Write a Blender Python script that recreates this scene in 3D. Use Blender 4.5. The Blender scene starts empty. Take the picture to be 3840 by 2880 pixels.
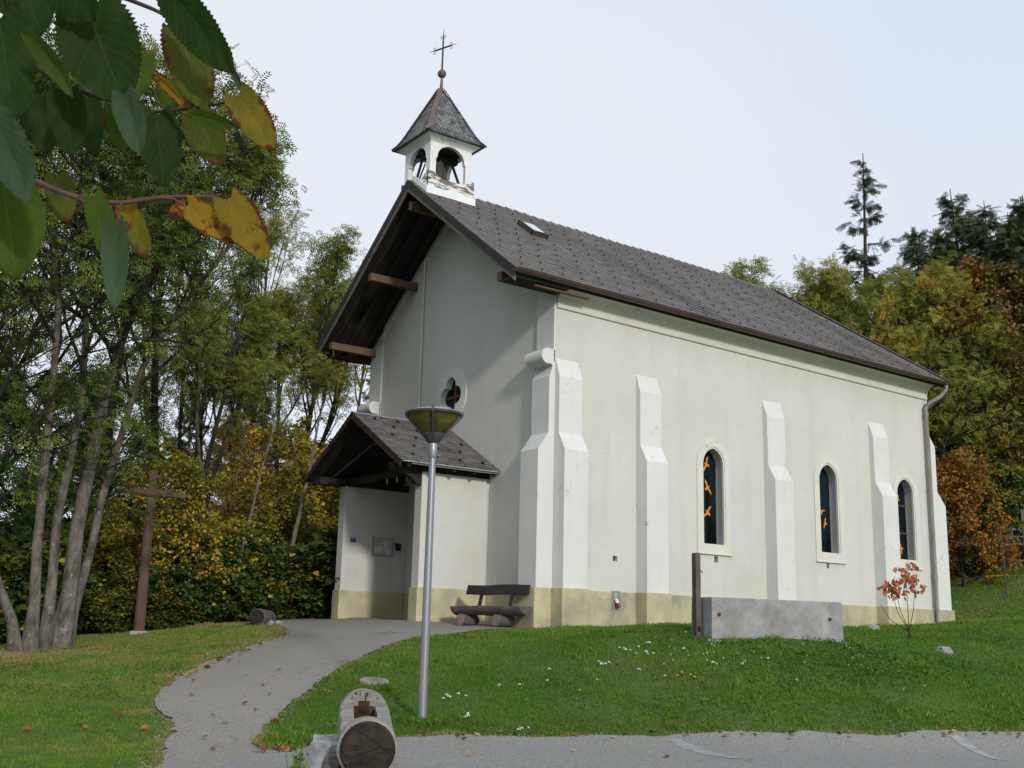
import bpy, bmesh, math, random
import numpy as np
from mathutils import Vector, Matrix

# ------------------------------------------------------------------ camera, world, sun, exposure
scene = bpy.context.scene
COL = scene.collection
CAM = np.array([-14.735, -18.944, -0.3866])
RIGHT = np.array([0.8094364, -0.58671171, 0.02412647])
UP = np.array([-0.14702184, -0.16271303, 0.97565826])
FWD = np.array([0.56850444, 0.79328043, 0.21796528])
FPX = 4227.85                                   # focal length for a picture 3840 wide
cam_d = bpy.data.cameras.new('camera')
cam_d.sensor_width = 36.0
cam_d.lens = 36.0 * FPX / 3840.0
cam_d.clip_start = 0.05
cam_d.clip_end = 2000
cam = bpy.data.objects.new('camera', cam_d)
COL.objects.link(cam)
cam.matrix_world = Matrix(((RIGHT[0], UP[0], -FWD[0], CAM[0]), (RIGHT[1], UP[1], -FWD[1], CAM[1]),
                           (RIGHT[2], UP[2], -FWD[2], CAM[2]), (0, 0, 0, 1)))
cam_d.dof.use_dof = True
cam_d.dof.focus_distance = 19.0
cam_d.dof.aperture_fstop = 40.0
scene.camera = cam

SUN_DIR = Vector((0.2365, 1.0, -0.39)).normalized()     # the way the light travels
SUN_EL = math.asin(-SUN_DIR.z)
SUN_AZ = math.atan2(-SUN_DIR.x, -SUN_DIR.y)             # clockwise from +Y towards the sun
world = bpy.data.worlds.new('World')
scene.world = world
world.use_nodes = True
wn, wl = world.node_tree.nodes, world.node_tree.links
wn.clear()
w_out = wn.new('ShaderNodeOutputWorld')
w_bg = wn.new('ShaderNodeBackground')
w_bg.inputs['Strength'].default_value = 0.10
sky = wn.new('ShaderNodeTexSky')
sky.sky_type = 'NISHITA'
sky.sun_disc = False
sky.sun_elevation = SUN_EL
sky.sun_rotation = SUN_AZ
sky.air_density = 1.0
sky.dust_density = 3.0
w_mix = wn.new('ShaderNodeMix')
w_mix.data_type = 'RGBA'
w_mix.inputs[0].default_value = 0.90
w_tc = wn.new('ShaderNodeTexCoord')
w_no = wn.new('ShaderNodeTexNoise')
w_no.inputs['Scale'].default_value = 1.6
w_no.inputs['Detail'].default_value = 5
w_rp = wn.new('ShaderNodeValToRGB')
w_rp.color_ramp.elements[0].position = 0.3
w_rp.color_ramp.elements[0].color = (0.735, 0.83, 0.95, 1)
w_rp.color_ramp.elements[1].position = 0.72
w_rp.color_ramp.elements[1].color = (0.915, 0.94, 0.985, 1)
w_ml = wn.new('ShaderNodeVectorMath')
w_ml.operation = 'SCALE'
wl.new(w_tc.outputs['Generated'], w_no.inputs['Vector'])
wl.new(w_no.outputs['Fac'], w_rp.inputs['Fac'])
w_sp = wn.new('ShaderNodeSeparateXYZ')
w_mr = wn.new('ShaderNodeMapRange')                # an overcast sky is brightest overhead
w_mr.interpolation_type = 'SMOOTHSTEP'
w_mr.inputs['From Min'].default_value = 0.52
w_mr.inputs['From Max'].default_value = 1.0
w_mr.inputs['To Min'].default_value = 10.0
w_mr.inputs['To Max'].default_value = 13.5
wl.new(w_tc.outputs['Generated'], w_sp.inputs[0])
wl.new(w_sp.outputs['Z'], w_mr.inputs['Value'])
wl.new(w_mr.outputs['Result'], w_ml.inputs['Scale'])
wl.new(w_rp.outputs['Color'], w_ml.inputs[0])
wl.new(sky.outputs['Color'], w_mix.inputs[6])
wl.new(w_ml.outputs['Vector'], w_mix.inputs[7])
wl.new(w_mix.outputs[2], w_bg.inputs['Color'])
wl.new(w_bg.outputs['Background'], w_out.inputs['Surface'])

sun_d = bpy.data.lights.new('sun', 'SUN')
sun_d.energy = 2.1
sun_d.angle = math.radians(5)
sun_d.color = (1.0, 0.965, 0.90)
sun = bpy.data.objects.new('sun', sun_d)
sun.rotation_euler = SUN_DIR.to_track_quat('-Z', 'Y').to_euler()
COL.objects.link(sun)

scene.view_settings.view_transform = 'Standard'
scene.view_settings.look = 'None'
scene.view_settings.exposure = 0.0
scene.view_settings.gamma = 1.0
scene.render.engine = 'CYCLES'
cy = scene.cycles
cy.max_bounces = 6
cy.diffuse_bounces = 3
cy.glossy_bounces = 2
cy.transmission_bounces = 5
cy.transparent_max_bounces = 6
cy.caustics_reflective = False
cy.caustics_refractive = False
cy.use_denoising = True

# ------------------------------------------------------------------ helpers
rnd = random.Random(7)
rng = np.random.default_rng(11)
V = Vector


def at(px, py, d):
    """world point seen at (px, py) of a 2212 wide picture, d metres away on plan"""
    r = FWD + RIGHT * (px * 1.736 - 1920) / FPX - UP * (py * 1.736 - 1440) / FPX
    return CAM + r * d / math.hypot(r[0], r[1])


at0 = at


class MB:
    def __init__(self):
        self.v, self.f, self.t = [], [], []
        self.tint = 0.5

    def add(self, verts, faces, tint=None):
        o = len(self.v)
        self.v += [tuple(p) for p in verts]
        self.f += [tuple(i + o for i in f) for f in faces]
        self.t += [self.tint if tint is None else tint] * len(faces)
        return self

    def box(self, x0, x1, y0, y1, z0, z1, tint=None):
        vs = [(x, y, z) for z in (z0, z1) for x, y in ((x0, y0), (x1, y0), (x1, y1), (x0, y1))]
        return self.add(vs, [(3, 2, 1, 0), (4, 5, 6, 7), (0, 1, 5, 4), (1, 2, 6, 5), (2, 3, 7, 6), (3, 0, 4, 7)], tint)

    def obox(self, c, ax, ay, az, hx, hy, hz, tint=None):
        c, ax, ay, az = V(c), V(ax).normalized(), V(ay).normalized(), V(az).normalized()
        vs = [c + ax * hx * sx + ay * hy * sy + az * hz * sz for sz in (-1, 1) for sx, sy in ((-1, -1), (1, -1), (1, 1), (-1, 1))]
        return self.add(vs, [(3, 2, 1, 0), (4, 5, 6, 7), (0, 1, 5, 4), (1, 2, 6, 5), (2, 3, 7, 6), (3, 0, 4, 7)], tint)

    def beam(self, a, b, w, h, up=(0, 0, 1), tint=None):
        a, b = V(a), V(b)
        d = (b - a).normalized()
        s = d.cross(V(up)).normalized()
        u = s.cross(d)
        return self.obox((a + b) / 2, d, s, u, (b - a).length / 2, w / 2, h / 2, tint)

    def prism(self, poly, ext):
        """poly: 3-D points, ext: extrusion vector"""
        n = len(poly)
        e = V(ext)
        vs = [V(p) for p in poly] + [V(p) + e for p in poly]
        fs = [tuple(range(n))[::-1], tuple(range(n, 2 * n))] + [(i, (i + 1) % n, n + (i + 1) % n, n + i) for i in range(n)]
        return self.add(vs, fs)

    def tube(self, pts, rad, n=8, cap=True):
        pts = [V(p) for p in pts]
        if not hasattr(rad, '__len__'):
            rad = [rad] * len(pts)
        vs, fs = [], []
        ref = V((0.31, 0.17, 0.93))
        for i, p in enumerate(pts):
            d = (pts[min(i + 1, len(pts) - 1)] - pts[max(i - 1, 0)]).normalized()
            s = d.cross(ref)
            if s.length < 0.05:
                s = d.cross(V((1, 0, 0)))
            s.normalize()
            u = d.cross(s)
            for k in range(n):
                a = 2 * math.pi * k / n
                vs.append(p + s * math.cos(a) * rad[i] + u * math.sin(a) * rad[i])
        for i in range(len(pts) - 1):
            for k in range(n):
                k2 = (k + 1) % n
                fs.append((i * n + k, i * n + k2, (i + 1) * n + k2, (i + 1) * n + k))
        if cap:
            fs.append(tuple(range(n))[::-1])
            fs.append(tuple((len(pts) - 1) * n + k for k in range(n)))
        return self.add(vs, fs)

    def lathe(self, prof, c=(0, 0, 0), n=24, axis='z'):
        c = V(c)
        vs, fs = [], []
        for r, z in prof:
            for k in range(n):
                a = 2 * math.pi * k / n
                p = (r * math.cos(a), r * math.sin(a), z)
                if axis == 'x':
                    p = (p[2], p[0], p[1])
                if axis == 'y':
                    p = (p[0], p[2], p[1])
                vs.append(c + V(p))
        m = len(prof)
        for i in range(m - 1):
            for k in range(n):
                k2 = (k + 1) % n
                fs.append((i * n + k, i * n + k2, (i + 1) * n + k2, (i + 1) * n + k))
        fs.append(tuple(range(n))[::-1])
        fs.append(tuple((m - 1) * n + k for k in range(n)))
        return self.add(vs, fs)

    def holed(self, outer, holes, ext):
        """flat wall: outer and holes are 3-D loops in one plane; ext is the thickness vector"""
        bm = bmesh.new()
        e = V(ext)
        edges = []
        for loop in [outer] + holes:
            vv = [bm.verts.new(p) for p in loop]
            edges += [bm.edges.new((vv[i], vv[(i + 1) % len(vv)])) for i in range(len(vv))]
        bmesh.ops.triangle_fill(bm, use_beauty=True, use_dissolve=False, edges=edges)
        bm.verts.index_update()
        vs = [v.co.copy() for v in bm.verts]
        fs = [tuple(v.index for v in f.verts) for f in bm.faces]
        bm.free()
        self.add(vs, fs)
        self.add([p + e for p in vs], [f[::-1] for f in fs])
        for loop in [outer] + holes:
            n = len(loop)
            self.add([V(p) for p in loop] + [V(p) + e for p in loop], [(i, (i + 1) % n, n + (i + 1) % n, n + i) for i in range(n)])
        return self

    def map(self, fn):
        self.v = [fn(*p) for p in self.v]
        return self

    def build(self, name, mat, parent=None, smooth=None, recalc=True, bevel=0, loc=None):
        off = V((0, 0, 0))
        q = parent
        while q is not None:
            off += q.location
            q = q.parent
        if loc is not None:
            off = V(loc)
        me = bpy.data.meshes.new(name)
        me.from_pydata([(p[0] - off[0], p[1] - off[1], p[2] - off[2]) for p in self.v], [], self.f)
        at_ = me.attributes.new('tint', 'FLOAT', 'FACE')
        at_.data.foreach_set('value', np.array(self.t, np.float32))
        if recalc or bevel:
            bm = bmesh.new()
            bm.from_mesh(me)
            if recalc:
                bmesh.ops.remove_doubles(bm, verts=bm.verts, dist=0.0004)
                bmesh.ops.recalc_face_normals(bm, faces=bm.faces)
            if bevel:
                es = [e for e in bm.edges if len(e.link_faces) == 2 and e.calc_face_angle(0) > 0.5]
                bmesh.ops.bevel(bm, geom=es, offset=bevel, segments=2, affect='EDGES', profile=0.6, clamp_overlap=True)
            bm.to_mesh(me)
            bm.free()
        if smooth is not None:
            me.polygons.foreach_set('use_smooth', [True] * len(me.polygons))
            if smooth < 179:
                me.set_sharp_from_angle(angle=math.radians(smooth))
        if mat is not None:
            me.materials.append(mat)
        o = bpy.data.objects.new(name, me)
        COL.objects.link(o)
        if parent is not None:
            o.parent = parent
        if loc is not None and parent is None:
            o.location = loc
        return o


def tag(o, label=None, cat=None, group=None, kind=None):
    if label:
        o['label'] = label
    if cat:
        o['category'] = cat
    if group:
        o['group'] = group
    if kind:
        o['kind'] = kind
    return o


def thing(name, label, cat, loc=(0, 0, 0), group=None):
    o = bpy.data.objects.new(name, None)
    o.empty_display_size = 0.3
    o.location = loc
    COL.objects.link(o)
    return tag(o, label, cat, group)


def copy_tree(o, parent=None):
    c = o.copy()
    COL.objects.link(c)
    c.parent = parent
    for ch in list(o.children):
        copy_tree(ch, c)
    return c


def fast_mesh(name, verts, faces, tint=None, mat=None, parent=None, smooth=False, attr='tint'):
    """verts (n,3) array, faces (m,k) array of one polygon size"""
    me = bpy.data.meshes.new(name)
    m, k = faces.shape
    me.vertices.add(len(verts))
    me.vertices.foreach_set('co', np.ascontiguousarray(verts, np.float32).ravel())
    me.loops.add(m * k)
    me.loops.foreach_set('vertex_index', np.ascontiguousarray(faces, np.int32).ravel())
    me.polygons.add(m)
    me.polygons.foreach_set('loop_start', np.arange(0, m * k, k, dtype=np.int32))
    me.polygons.foreach_set('use_smooth', np.full(m, smooth))
    if tint is not None:
        a = me.attributes.new(attr, 'FLOAT', 'FACE')
        a.data.foreach_set('value', np.ascontiguousarray(tint, np.float32))
    me.update(calc_edges=True)
    if mat is not None:
        me.materials.append(mat)
    o = bpy.data.objects.new(name, me)
    COL.objects.link(o)
    if parent is not None:
        o.parent = parent
    return o


# ------------------------------------------------------------------ materials
class NT:
    def __init__(self, name):
        self.m = bpy.data.materials.new(name)
        self.m.use_nodes = True
        self.n, self.l = self.m.node_tree.nodes, self.m.node_tree.links
        self.bsdf = self.n['Principled BSDF']
        self.out = self.n['Material Output']
        self.geo = None

    def pos(self):
        if self.geo is None:
            self.geo = self.n.new('ShaderNodeNewGeometry')
        return self.geo.outputs['Position']

    def obj(self):
        return self.n.new('ShaderNodeTexCoord').outputs['Object']

    def uv(self):
        return self.n.new('ShaderNodeTexCoord').outputs['UV']

    def attr(self, name='tint'):
        a = self.n.new('ShaderNodeAttribute')
        a.attribute_name = name
        return a.outputs['Fac']

    def orand(self):
        return self.n.new('ShaderNodeObjectInfo').outputs['Random']

    def mapping(self, vec, scale=(1, 1, 1), rot=(0, 0, 0)):
        mp = self.n.new('ShaderNodeMapping')
        mp.inputs['Scale'].default_value = scale
        mp.inputs['Rotation'].default_value = rot
        self.l.new(vec, mp.inputs['Vector'])
        return mp.outputs['Vector']

    def noise(self, scale, detail=4, rough=0.55, vec=None, dist=0.0):
        t = self.n.new('ShaderNodeTexNoise')
        t.inputs['Scale'].default_value = scale
        t.inputs['Detail'].default_value = detail
        t.inputs['Roughness'].default_value = rough
        t.inputs['Distortion'].default_value = dist
        self.l.new(vec if vec is not None else self.pos(), t.inputs['Vector'])
        return t.outputs['Fac']

    def voronoi(self, scale, vec=None, feature='F1', out='Distance'):
        t = self.n.new('ShaderNodeTexVoronoi')
        t.feature = feature
        t.inputs['Scale'].default_value = scale
        self.l.new(vec if vec is not None else self.pos(), t.inputs['Vector'])
        return t.outputs[out]

    def ramp(self, fac, stops):
        r = self.n.new('ShaderNodeValToRGB')
        el = r.color_ramp.elements
        while len(el) < len(stops):
            el.new(0.5)
        for e, (p, c) in zip(el, stops):
            e.position = p
            e.color = (c, c, c, 1) if not hasattr(c, '__len__') else (*c, 1)
        self.l.new(fac, r.inputs['Fac'])
        return r.outputs['Color']

    def mix(self, fac, a, b, mode='MIX'):
        m = self.n.new('ShaderNodeMix')
        m.data_type = 'RGBA'
        m.blend_type = mode
        for s, v in ((0, fac), (6, a), (7, b)):
            if hasattr(v, 'is_linked') or hasattr(v, 'links'):
                self.l.new(v, m.inputs[s])
            elif s == 0:
                m.inputs[0].default_value = v
            else:
                m.inputs[s].default_value = (*v, 1) if len(v) == 3 else v
        return m.outputs[2]

    def math(self, op, a, b=0.5, clamp=False):
        m = self.n.new('ShaderNodeMath')
        m.operation = op
        m.use_clamp = clamp
        for s, v in ((0, a), (1, b)):
            if hasattr(v, 'links'):
                self.l.new(v, m.inputs[s])
            else:
                m.inputs[s].default_value = v
        return m.outputs[0]

    def sep(self, vec):
        s = self.n.new('ShaderNodeSeparateXYZ')
        self.l.new(vec, s.inputs[0])
        return s.outputs

    def color(self, c):
        if hasattr(c, 'links'):
            self.l.new(c, self.bsdf.inputs['Base Color'])
        else:
            self.bsdf.inputs['Base Color'].default_value = (*c, 1)
        return self

    def rough(self, r, spec=0.4):
        if hasattr(r, 'links'):
            self.l.new(r, self.bsdf.inputs['Roughness'])
        else:
            self.bsdf.inputs['Roughness'].default_value = r
        self.bsdf.inputs['Specular IOR Level'].default_value = spec
        return self

    def bump(self, h, strength=0.3, dist=0.01):
        b = self.n.new('ShaderNodeBump')
        b.inputs['Strength'].default_value = strength
        b.inputs['Distance'].default_value = dist
        self.l.new(h, b.inputs['Height'])
        self.l.new(b.outputs['Normal'], self.bsdf.inputs['Normal'])
        return self

    def translucent(self, col, amount):
        t = self.n.new('ShaderNodeBsdfTranslucent')
        mx = self.n.new('ShaderNodeMixShader')
        mx.inputs[0].default_value = amount
        self.l.new(col, t.inputs['Color'])
        self.l.new(self.bsdf.outputs[0], mx.inputs[1])
        self.l.new(t.outputs[0], mx.inputs[2])
        self.l.new(mx.outputs[0], self.out.inputs['Surface'])
        return self


def plain(name, c1, c2=None, scale=6, rough=0.7, spec=0.35, bump=0.15, bscale=40, bdist=0.004, detail=5, metal=0):
    t = NT(name)
    c2 = c2 or tuple(x * 0.75 for x in c1)
    n = t.noise(scale, detail)
    t.color(t.mix(t.ramp(n, [(0.32, 0.0), (0.68, 1.0)]), c1, c2)).rough(rough, spec)
    if bump:
        t.bump(t.noise(bscale, 4), bump, bdist)
    t.bsdf.inputs['Metallic'].default_value = metal
    return t.m


def wood(name, c1, c2, grain=(2, 30, 30), rough=0.8, bump=0.4, crack=None, coord='obj'):
    t = NT(name)
    base = t.obj() if coord == 'obj' else t.pos()
    v = t.mapping(base, grain)
    n = t.noise(1.0, 6, 0.65, v, 0.4)
    big = t.noise(3.0, 3, 0.5)
    c = t.mix(t.ramp(n, [(0.3, 0.0), (0.7, 1.0)]), c1, c2)
    c = t.mix(t.ramp(big, [(0.45, 0.0), (0.75, 0.55)]), c, tuple(x * 0.5 for x in c1))
    if crack:
        c = t.mix(t.ramp(n, [(0.60, 0.0), (0.66, 1.0)]), c, crack)
    t.color(c).rough(rough, 0.25).bump(n, bump, 0.006)
    return t.m


def render_wall(name, c1, c2, dirt, grain=70, bump=0.55):
    t = NT(name)
    fine = t.noise(grain, 5, 0.7)
    big = t.noise(0.55, 5, 0.6)
    streak = t.noise(1.0, 4, 0.55, t.mapping(t.pos(), (2.2, 2.2, 0.18)))
    c = t.mix(t.ramp(fine, [(0.3, 0.0), (0.7, 1.0)]), c1, c2)
    c = t.mix(t.ramp(big, [(0.42, 0.0), (0.75, 0.5)]), c, dirt)
    c = t.mix(t.ramp(streak, [(0.54, 0.0), (0.78, 0.35)]), c, dirt)
    t.color(c).rough(0.92, 0.15)
    h = t.math('ADD', t.math('MULTIPLY', fine, 0.7), t.math('MULTIPLY', t.noise(13, 4), 0.8))
    t.bump(h, bump, 0.022)
    return t.m


M = {}
M['wall'] = render_wall('roughcast', (0.635, 0.632, 0.592), (0.545, 0.542, 0.506), (0.475, 0.47, 0.415), 34, 0.55)


def painted(name, c1, c2, chip=(0.30, 0.29, 0.27), lo=0.70, hi=0.73, sc=2.3):
    t = NT(name)
    n = t.noise(sc, 8, 0.72)
    m = t.ramp(t.noise(1.3, 5, 0.6), [(0.35, 0.0), (0.7, 1.0)])
    c = t.mix(m, c1, c2)
    c = t.mix(t.ramp(n, [(lo, 0.0), (hi, 1.0)]), c, chip)
    cv = t.n.new('ShaderNodeVectorMath')
    cv.operation = 'ADD'
    nz = t.n.new('ShaderNodeTexNoise')
    nz.inputs['Scale'].default_value = 2.5
    nz.inputs['Detail'].default_value = 6
    t.l.new(t.pos(), nz.inputs['Vector'])
    t.l.new(t.pos(), cv.inputs[0])
    t.l.new(nz.outputs['Color'], cv.inputs[1])
    ed = t.voronoi(0.8, cv.outputs[0], 'DISTANCE_TO_EDGE')
    ck = t.math('MULTIPLY', t.ramp(ed, [(0.0, 1.0), (0.010, 0.0)]), t.ramp(t.noise(0.9, 3), [(0.54, 0.0), (0.60, 0.8)]))
    c = t.mix(ck, c, chip)
    st_ = t.noise(1.0, 5, 0.6, t.mapping(t.pos(), (5, 5, 0.35)))
    c = t.mix(t.ramp(st_, [(0.52, 0.0), (0.78, 0.30)]), c, (0.46, 0.45, 0.41))
    t.color(c).rough(0.75, 0.3)
    t.bump(t.math('ADD', t.noise(55, 3), t.math('MULTIPLY', t.ramp(n, [(lo, 1.0), (hi, 0.0)]), 1.0)), 0.12, 0.006)
    return t.m


M['white'] = painted('white_masonry_paint', (0.66, 0.662, 0.648), (0.61, 0.613, 0.598), lo=0.665, hi=0.69)
M['grey_paint'] = painted('pale_grey_paint', (0.60, 0.635, 0.66), (0.55, 0.585, 0.61))
M['trim'] = painted('cream_trim', (0.64, 0.635, 0.57), (0.58, 0.575, 0.51), lo=0.76, hi=0.8)
M['turret_white'] = painted('white_board_paint', (0.76, 0.77, 0.76), (0.68, 0.69, 0.68), (0.28, 0.25, 0.22), 0.64, 0.68, 3.5)
M['flashing'] = plain('white_flashing', (0.74, 0.76, 0.77), (0.66, 0.69, 0.72), 3, 0.5, 0.4, 0.05)
t = NT('peeling_boards')
v = t.mapping(t.pos(), (3.2, 3.2, 13))
n = t.noise(1.0, 9, 0.7, v, 0.5)
c = t.mix(t.ramp(n, [(0.47, 0.0), (0.52, 1.0)]), (0.70, 0.71, 0.69), t.mix(t.noise(9, 4), (0.10, 0.08, 0.07), (0.23, 0.19, 0.16)))
t.color(c).rough(0.8, 0.2).bump(n, 0.3, 0.006)
M['peeling'] = t.m
t = NT('ochre_plinth')
fine = t.noise(36, 5, 0.7)
big = t.noise(0.9, 6, 0.65)
c = t.mix(t.ramp(fine, [(0.3, 0.0), (0.7, 1.0)]), (0.60, 0.55, 0.35), (0.47, 0.43, 0.27))
c = t.mix(t.ramp(big, [(0.42, 0.0), (0.66, 0.85)]), c, (0.27, 0.265, 0.21))
c = t.mix(t.ramp(t.noise(3.1, 6, 0.7), [(0.62, 0.0), (0.70, 0.7)]), c, (0.46, 0.45, 0.41))
t.color(c).rough(0.95, 0.1).bump(t.math('ADD', fine, t.noise(22, 4)), 0.7, 0.014)
M['plinth'] = t.m
t = NT('grey_slates')
tn = t.attr()
n = t.noise(7, 5, 0.65)
c = t.mix(tn, (0.098, 0.091, 0.087), (0.150, 0.141, 0.135))
c = t.mix(t.ramp(n, [(0.4, 0.0), (0.75, 0.65)]), c, (0.195, 0.184, 0.168))
c = t.mix(t.ramp(t.noise(1.1, 4), [(0.5, 0.0), (0.8, 0.4)]), c, (0.09, 0.08, 0.072))
c = t.mix(t.ramp(t.noise(2.6, 8, 0.75), [(0.60, 0.0), (0.70, 0.35)]), c, (0.085, 0.095, 0.05))
t.color(c).rough(t.ramp(n, [(0.3, 0.55), (0.7, 0.8)]), 0.4).bump(t.noise(50, 4), 0.2, 0.004)
M['slate'] = t.m
t = NT('porch_stone_slates')
tn = t.attr()
n = t.noise(9, 6, 0.7)
c = t.mix(tn, (0.105, 0.095, 0.093), (0.175, 0.163, 0.158))
c = t.mix(t.ramp(t.noise(3.3, 7, 0.75), [(0.66, 0.0), (0.70, 0.9)]), c, (0.42, 0.39, 0.36))
c = t.mix(t.ramp(n, [(0.4, 0.0), (0.8, 0.5)]), c, (0.06, 0.055, 0.052))
t.color(c).rough(0.7, 0.35).bump(n, 0.4, 0.008)
M['stone_slate'] = t.m
t = NT('turret_slates')
tn = t.attr()
c = t.mix(tn, (0.066, 0.070, 0.073), (0.19, 0.195, 0.193))
c = t.mix(t.ramp(t.noise(1.7, 3), [(0.52, 0.0), (0.66, 0.4)]), c, (0.24, 0.235, 0.19))
t.color(c).rough(0.6, 0.4).bump(t.noise(45, 3), 0.2, 0.004)
M['turret_slate'] = t.m
M['copper_brown'] = plain('brown_sheet_metal', (0.085, 0.05, 0.042), (0.13, 0.085, 0.075), 5, 0.5, 0.5, 0.08, 30)
M['gutter'] = plain('brown_copper_gutter', (0.075, 0.045, 0.036), (0.05, 0.032, 0.028), 2.5, 0.42, 0.5, 0.05)
M['patina'] = plain('patina_downpipe', (0.27, 0.285, 0.265), (0.23, 0.185, 0.16), 1.6, 0.5, 0.5, 0.08)
M['dark_wood'] = wood('dark_stained_wood', (0.020, 0.016, 0.013), (0.034, 0.028, 0.024), coord='pos', grain=(6, 6, 6))
M['barge'] = wood('weathered_bargeboard', (0.024, 0.021, 0.019), (0.050, 0.045, 0.041), (3, 12, 12), coord='pos')
M['barge_edge'] = wood('grey_bargeboard_edge', (0.19, 0.175, 0.16), (0.12, 0.11, 0.10), (3, 14, 14), coord='pos')
M['beam'] = wood('honey_brown_beam', (0.165, 0.102, 0.06), (0.11, 0.07, 0.043), (1.5, 25, 25), coord='pos')
M['black'] = plain('black_void', (0.012, 0.012, 0.013), (0.02, 0.02, 0.02), 4, 0.9, 0.1, 0)
M['bronze'] = plain('dark_bronze', (0.035, 0.032, 0.028), (0.055, 0.05, 0.042), 6, 0.5, 0.5, 0.05)
t = NT('dark_teal_glass')
n = t.noise(1.4, 2, 0.4, t.mapping(t.pos(), (1.5, 1.5, 0.35)))
t.color(t.mix(t.ramp(n, [(0.4, 0.0), (0.6, 1.0)]), (0.003, 0.005, 0.007), (0.010, 0.020, 0.026))).rough(0.12, 0.12)
M['glass'] = t.m
M['decal'] = plain('orange_foil', (0.74, 0.34, 0.03), (0.62, 0.20, 0.02), 18, 0.6, 0.3, 0)
M['rust_bar'] = plain('rusty_bar', (0.15, 0.06, 0.035), (0.10, 0.045, 0.03), 9, 0.8, 0.2, 0.1)
t = NT('asphalt_road')
sp = t.voronoi(55)
n = t.noise(34, 5, 0.9)
c = t.mix(t.ramp(n, [(0.40, 0.0), (0.60, 1.0)]), (0.10, 0.098, 0.094), (0.36, 0.355, 0.345))
c = t.mix(t.ramp(t.noise(0.8, 6, 0.65), [(0.38, 0.0), (0.7, 0.45)]), c, (0.245, 0.24, 0.232))
c = t.mix(t.ramp(t.noise(26, 2, 0.5), [(0.64, 0.0), (0.72, 0.6)]), c, (0.36, 0.35, 0.33))
t.color(c).rough(0.9, 0.2).bump(t.math('ADD', n, sp), 0.6, 0.008)
M['road'] = t.m
t = NT('asphalt_path')
n = t.noise(36, 5, 0.9)
c = t.mix(t.ramp(n, [(0.38, 0.0), (0.62, 1.0)]), (0.14, 0.131, 0.115), (0.335, 0.315, 0.28))
c = t.mix(t.ramp(t.noise(0.7, 6, 0.7), [(0.40, 0.0), (0.68, 0.8)]), c, (0.225, 0.212, 0.19))
c = t.mix(t.ramp(t.noise(2.6, 8, 0.75), [(0.63, 0.0), (0.70, 0.45)]), c, (0.12, 0.111, 0.097))
nz = t.n.new('ShaderNodeTexNoise')
nz.inputs['Scale'].default_value = 1.8
nz.inputs['Detail'].default_value = 6
cv = t.n.new('ShaderNodeVectorMath')
cv.operation = 'ADD'
t.l.new(t.pos(), nz.inputs['Vector'])
t.l.new(t.pos(), cv.inputs[0])
t.l.new(nz.outputs['Color'], cv.inputs[1])
ed = t.voronoi(0.45, cv.outputs[0], 'DISTANCE_TO_EDGE')
ck = t.math('MULTIPLY', t.ramp(ed, [(0.0, 1.0), (0.008, 0.0)]), t.ramp(t.noise(0.6, 3), [(0.48, 0.0), (0.58, 0.8)]))
c = t.mix(ck, c, (0.06, 0.056, 0.05))
t.color(c).rough(0.92, 0.15).bump(n, 0.5, 0.006)
M['path'] = t.m
t = NT('road_paint')
n = t.noise(6, 8, 0.8)
c = t.mix(t.ramp(n, [(0.42, 0.0), (0.70, 1.0)]), (0.24, 0.235, 0.23), (0.40, 0.40, 0.395))
t.color(c).rough(0.9, 0.2).bump(t.noise(140, 3), 0.5, 0.006)
M['paint'] = t.m
t = NT('soil_and_turf')
n = t.noise(0.45, 6, 0.65)
f = t.noise(22, 5, 0.7)
c = t.mix(t.ramp(f, [(0.3, 0.0), (0.7, 1.0)]), (0.050, 0.105, 0.018), (0.095, 0.135, 0.034))
c = t.mix(t.ramp(n, [(0.45, 0.0), (0.7, 0.7)]), c, (0.105, 0.110, 0.040))
t.color(c).rough(0.95, 0.1).bump(f, 0.8, 0.03)
M['ground'] = t.m
t = NT('grass_blades')
c = t.ramp(t.attr(), [(0.0, (0.036, 0.108, 0.008)), (0.3, (0.092, 0.200, 0.018)), (0.6, (0.170, 0.245, 0.032)), (0.82, (0.255, 0.225, 0.068)), (1.0, (0.35, 0.265, 0.135))])
t.color(c).rough(0.6, 0.25).translucent(c, 0.3)
M['grass'] = t.m


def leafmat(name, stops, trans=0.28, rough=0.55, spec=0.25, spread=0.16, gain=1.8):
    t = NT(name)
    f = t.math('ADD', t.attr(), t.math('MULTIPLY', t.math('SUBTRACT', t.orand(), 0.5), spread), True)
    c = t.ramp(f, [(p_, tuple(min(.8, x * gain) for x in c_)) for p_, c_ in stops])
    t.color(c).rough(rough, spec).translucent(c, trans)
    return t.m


M['ash_leaf'] = leafmat('ash_leaves', [(0.0, (0.026, 0.046, 0.007)), (0.45, (0.072, 0.100, 0.014)), (0.8, (0.150, 0.140, 0.022)), (1.0, (0.19, 0.115, 0.03))])
M['fresh_leaf'] = leafmat('fresh_green_leaves', [(0.0, (0.022, 0.062, 0.012)), (0.6, (0.052, 0.115, 0.022)), (1.0, (0.13, 0.16, 0.03))])
M['yellow_leaf'] = leafmat('yellow_maple_leaves', [(0.0, (0.055, 0.075, 0.012)), (0.35, (0.170, 0.150, 0.018)), (0.7, (0.36, 0.22, 0.022)), (1.0, (0.44, 0.22, 0.03))])
M['brown_leaf'] = leafmat('ochre_birch_leaves', [(0.0, (0.10, 0.10, 0.02)), (0.5, (0.25, 0.17, 0.04)), (1.0, (0.33, 0.19, 0.06))])
M['hazel_leaf'] = leafmat('hazel_leaves', [(0.0, (0.012, 0.030, 0.008)), (0.5, (0.032, 0.062, 0.012)), (0.85, (0.085, 0.095, 0.014)), (1.0, (0.30, 0.20, 0.02))], gain=1.6)
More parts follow.
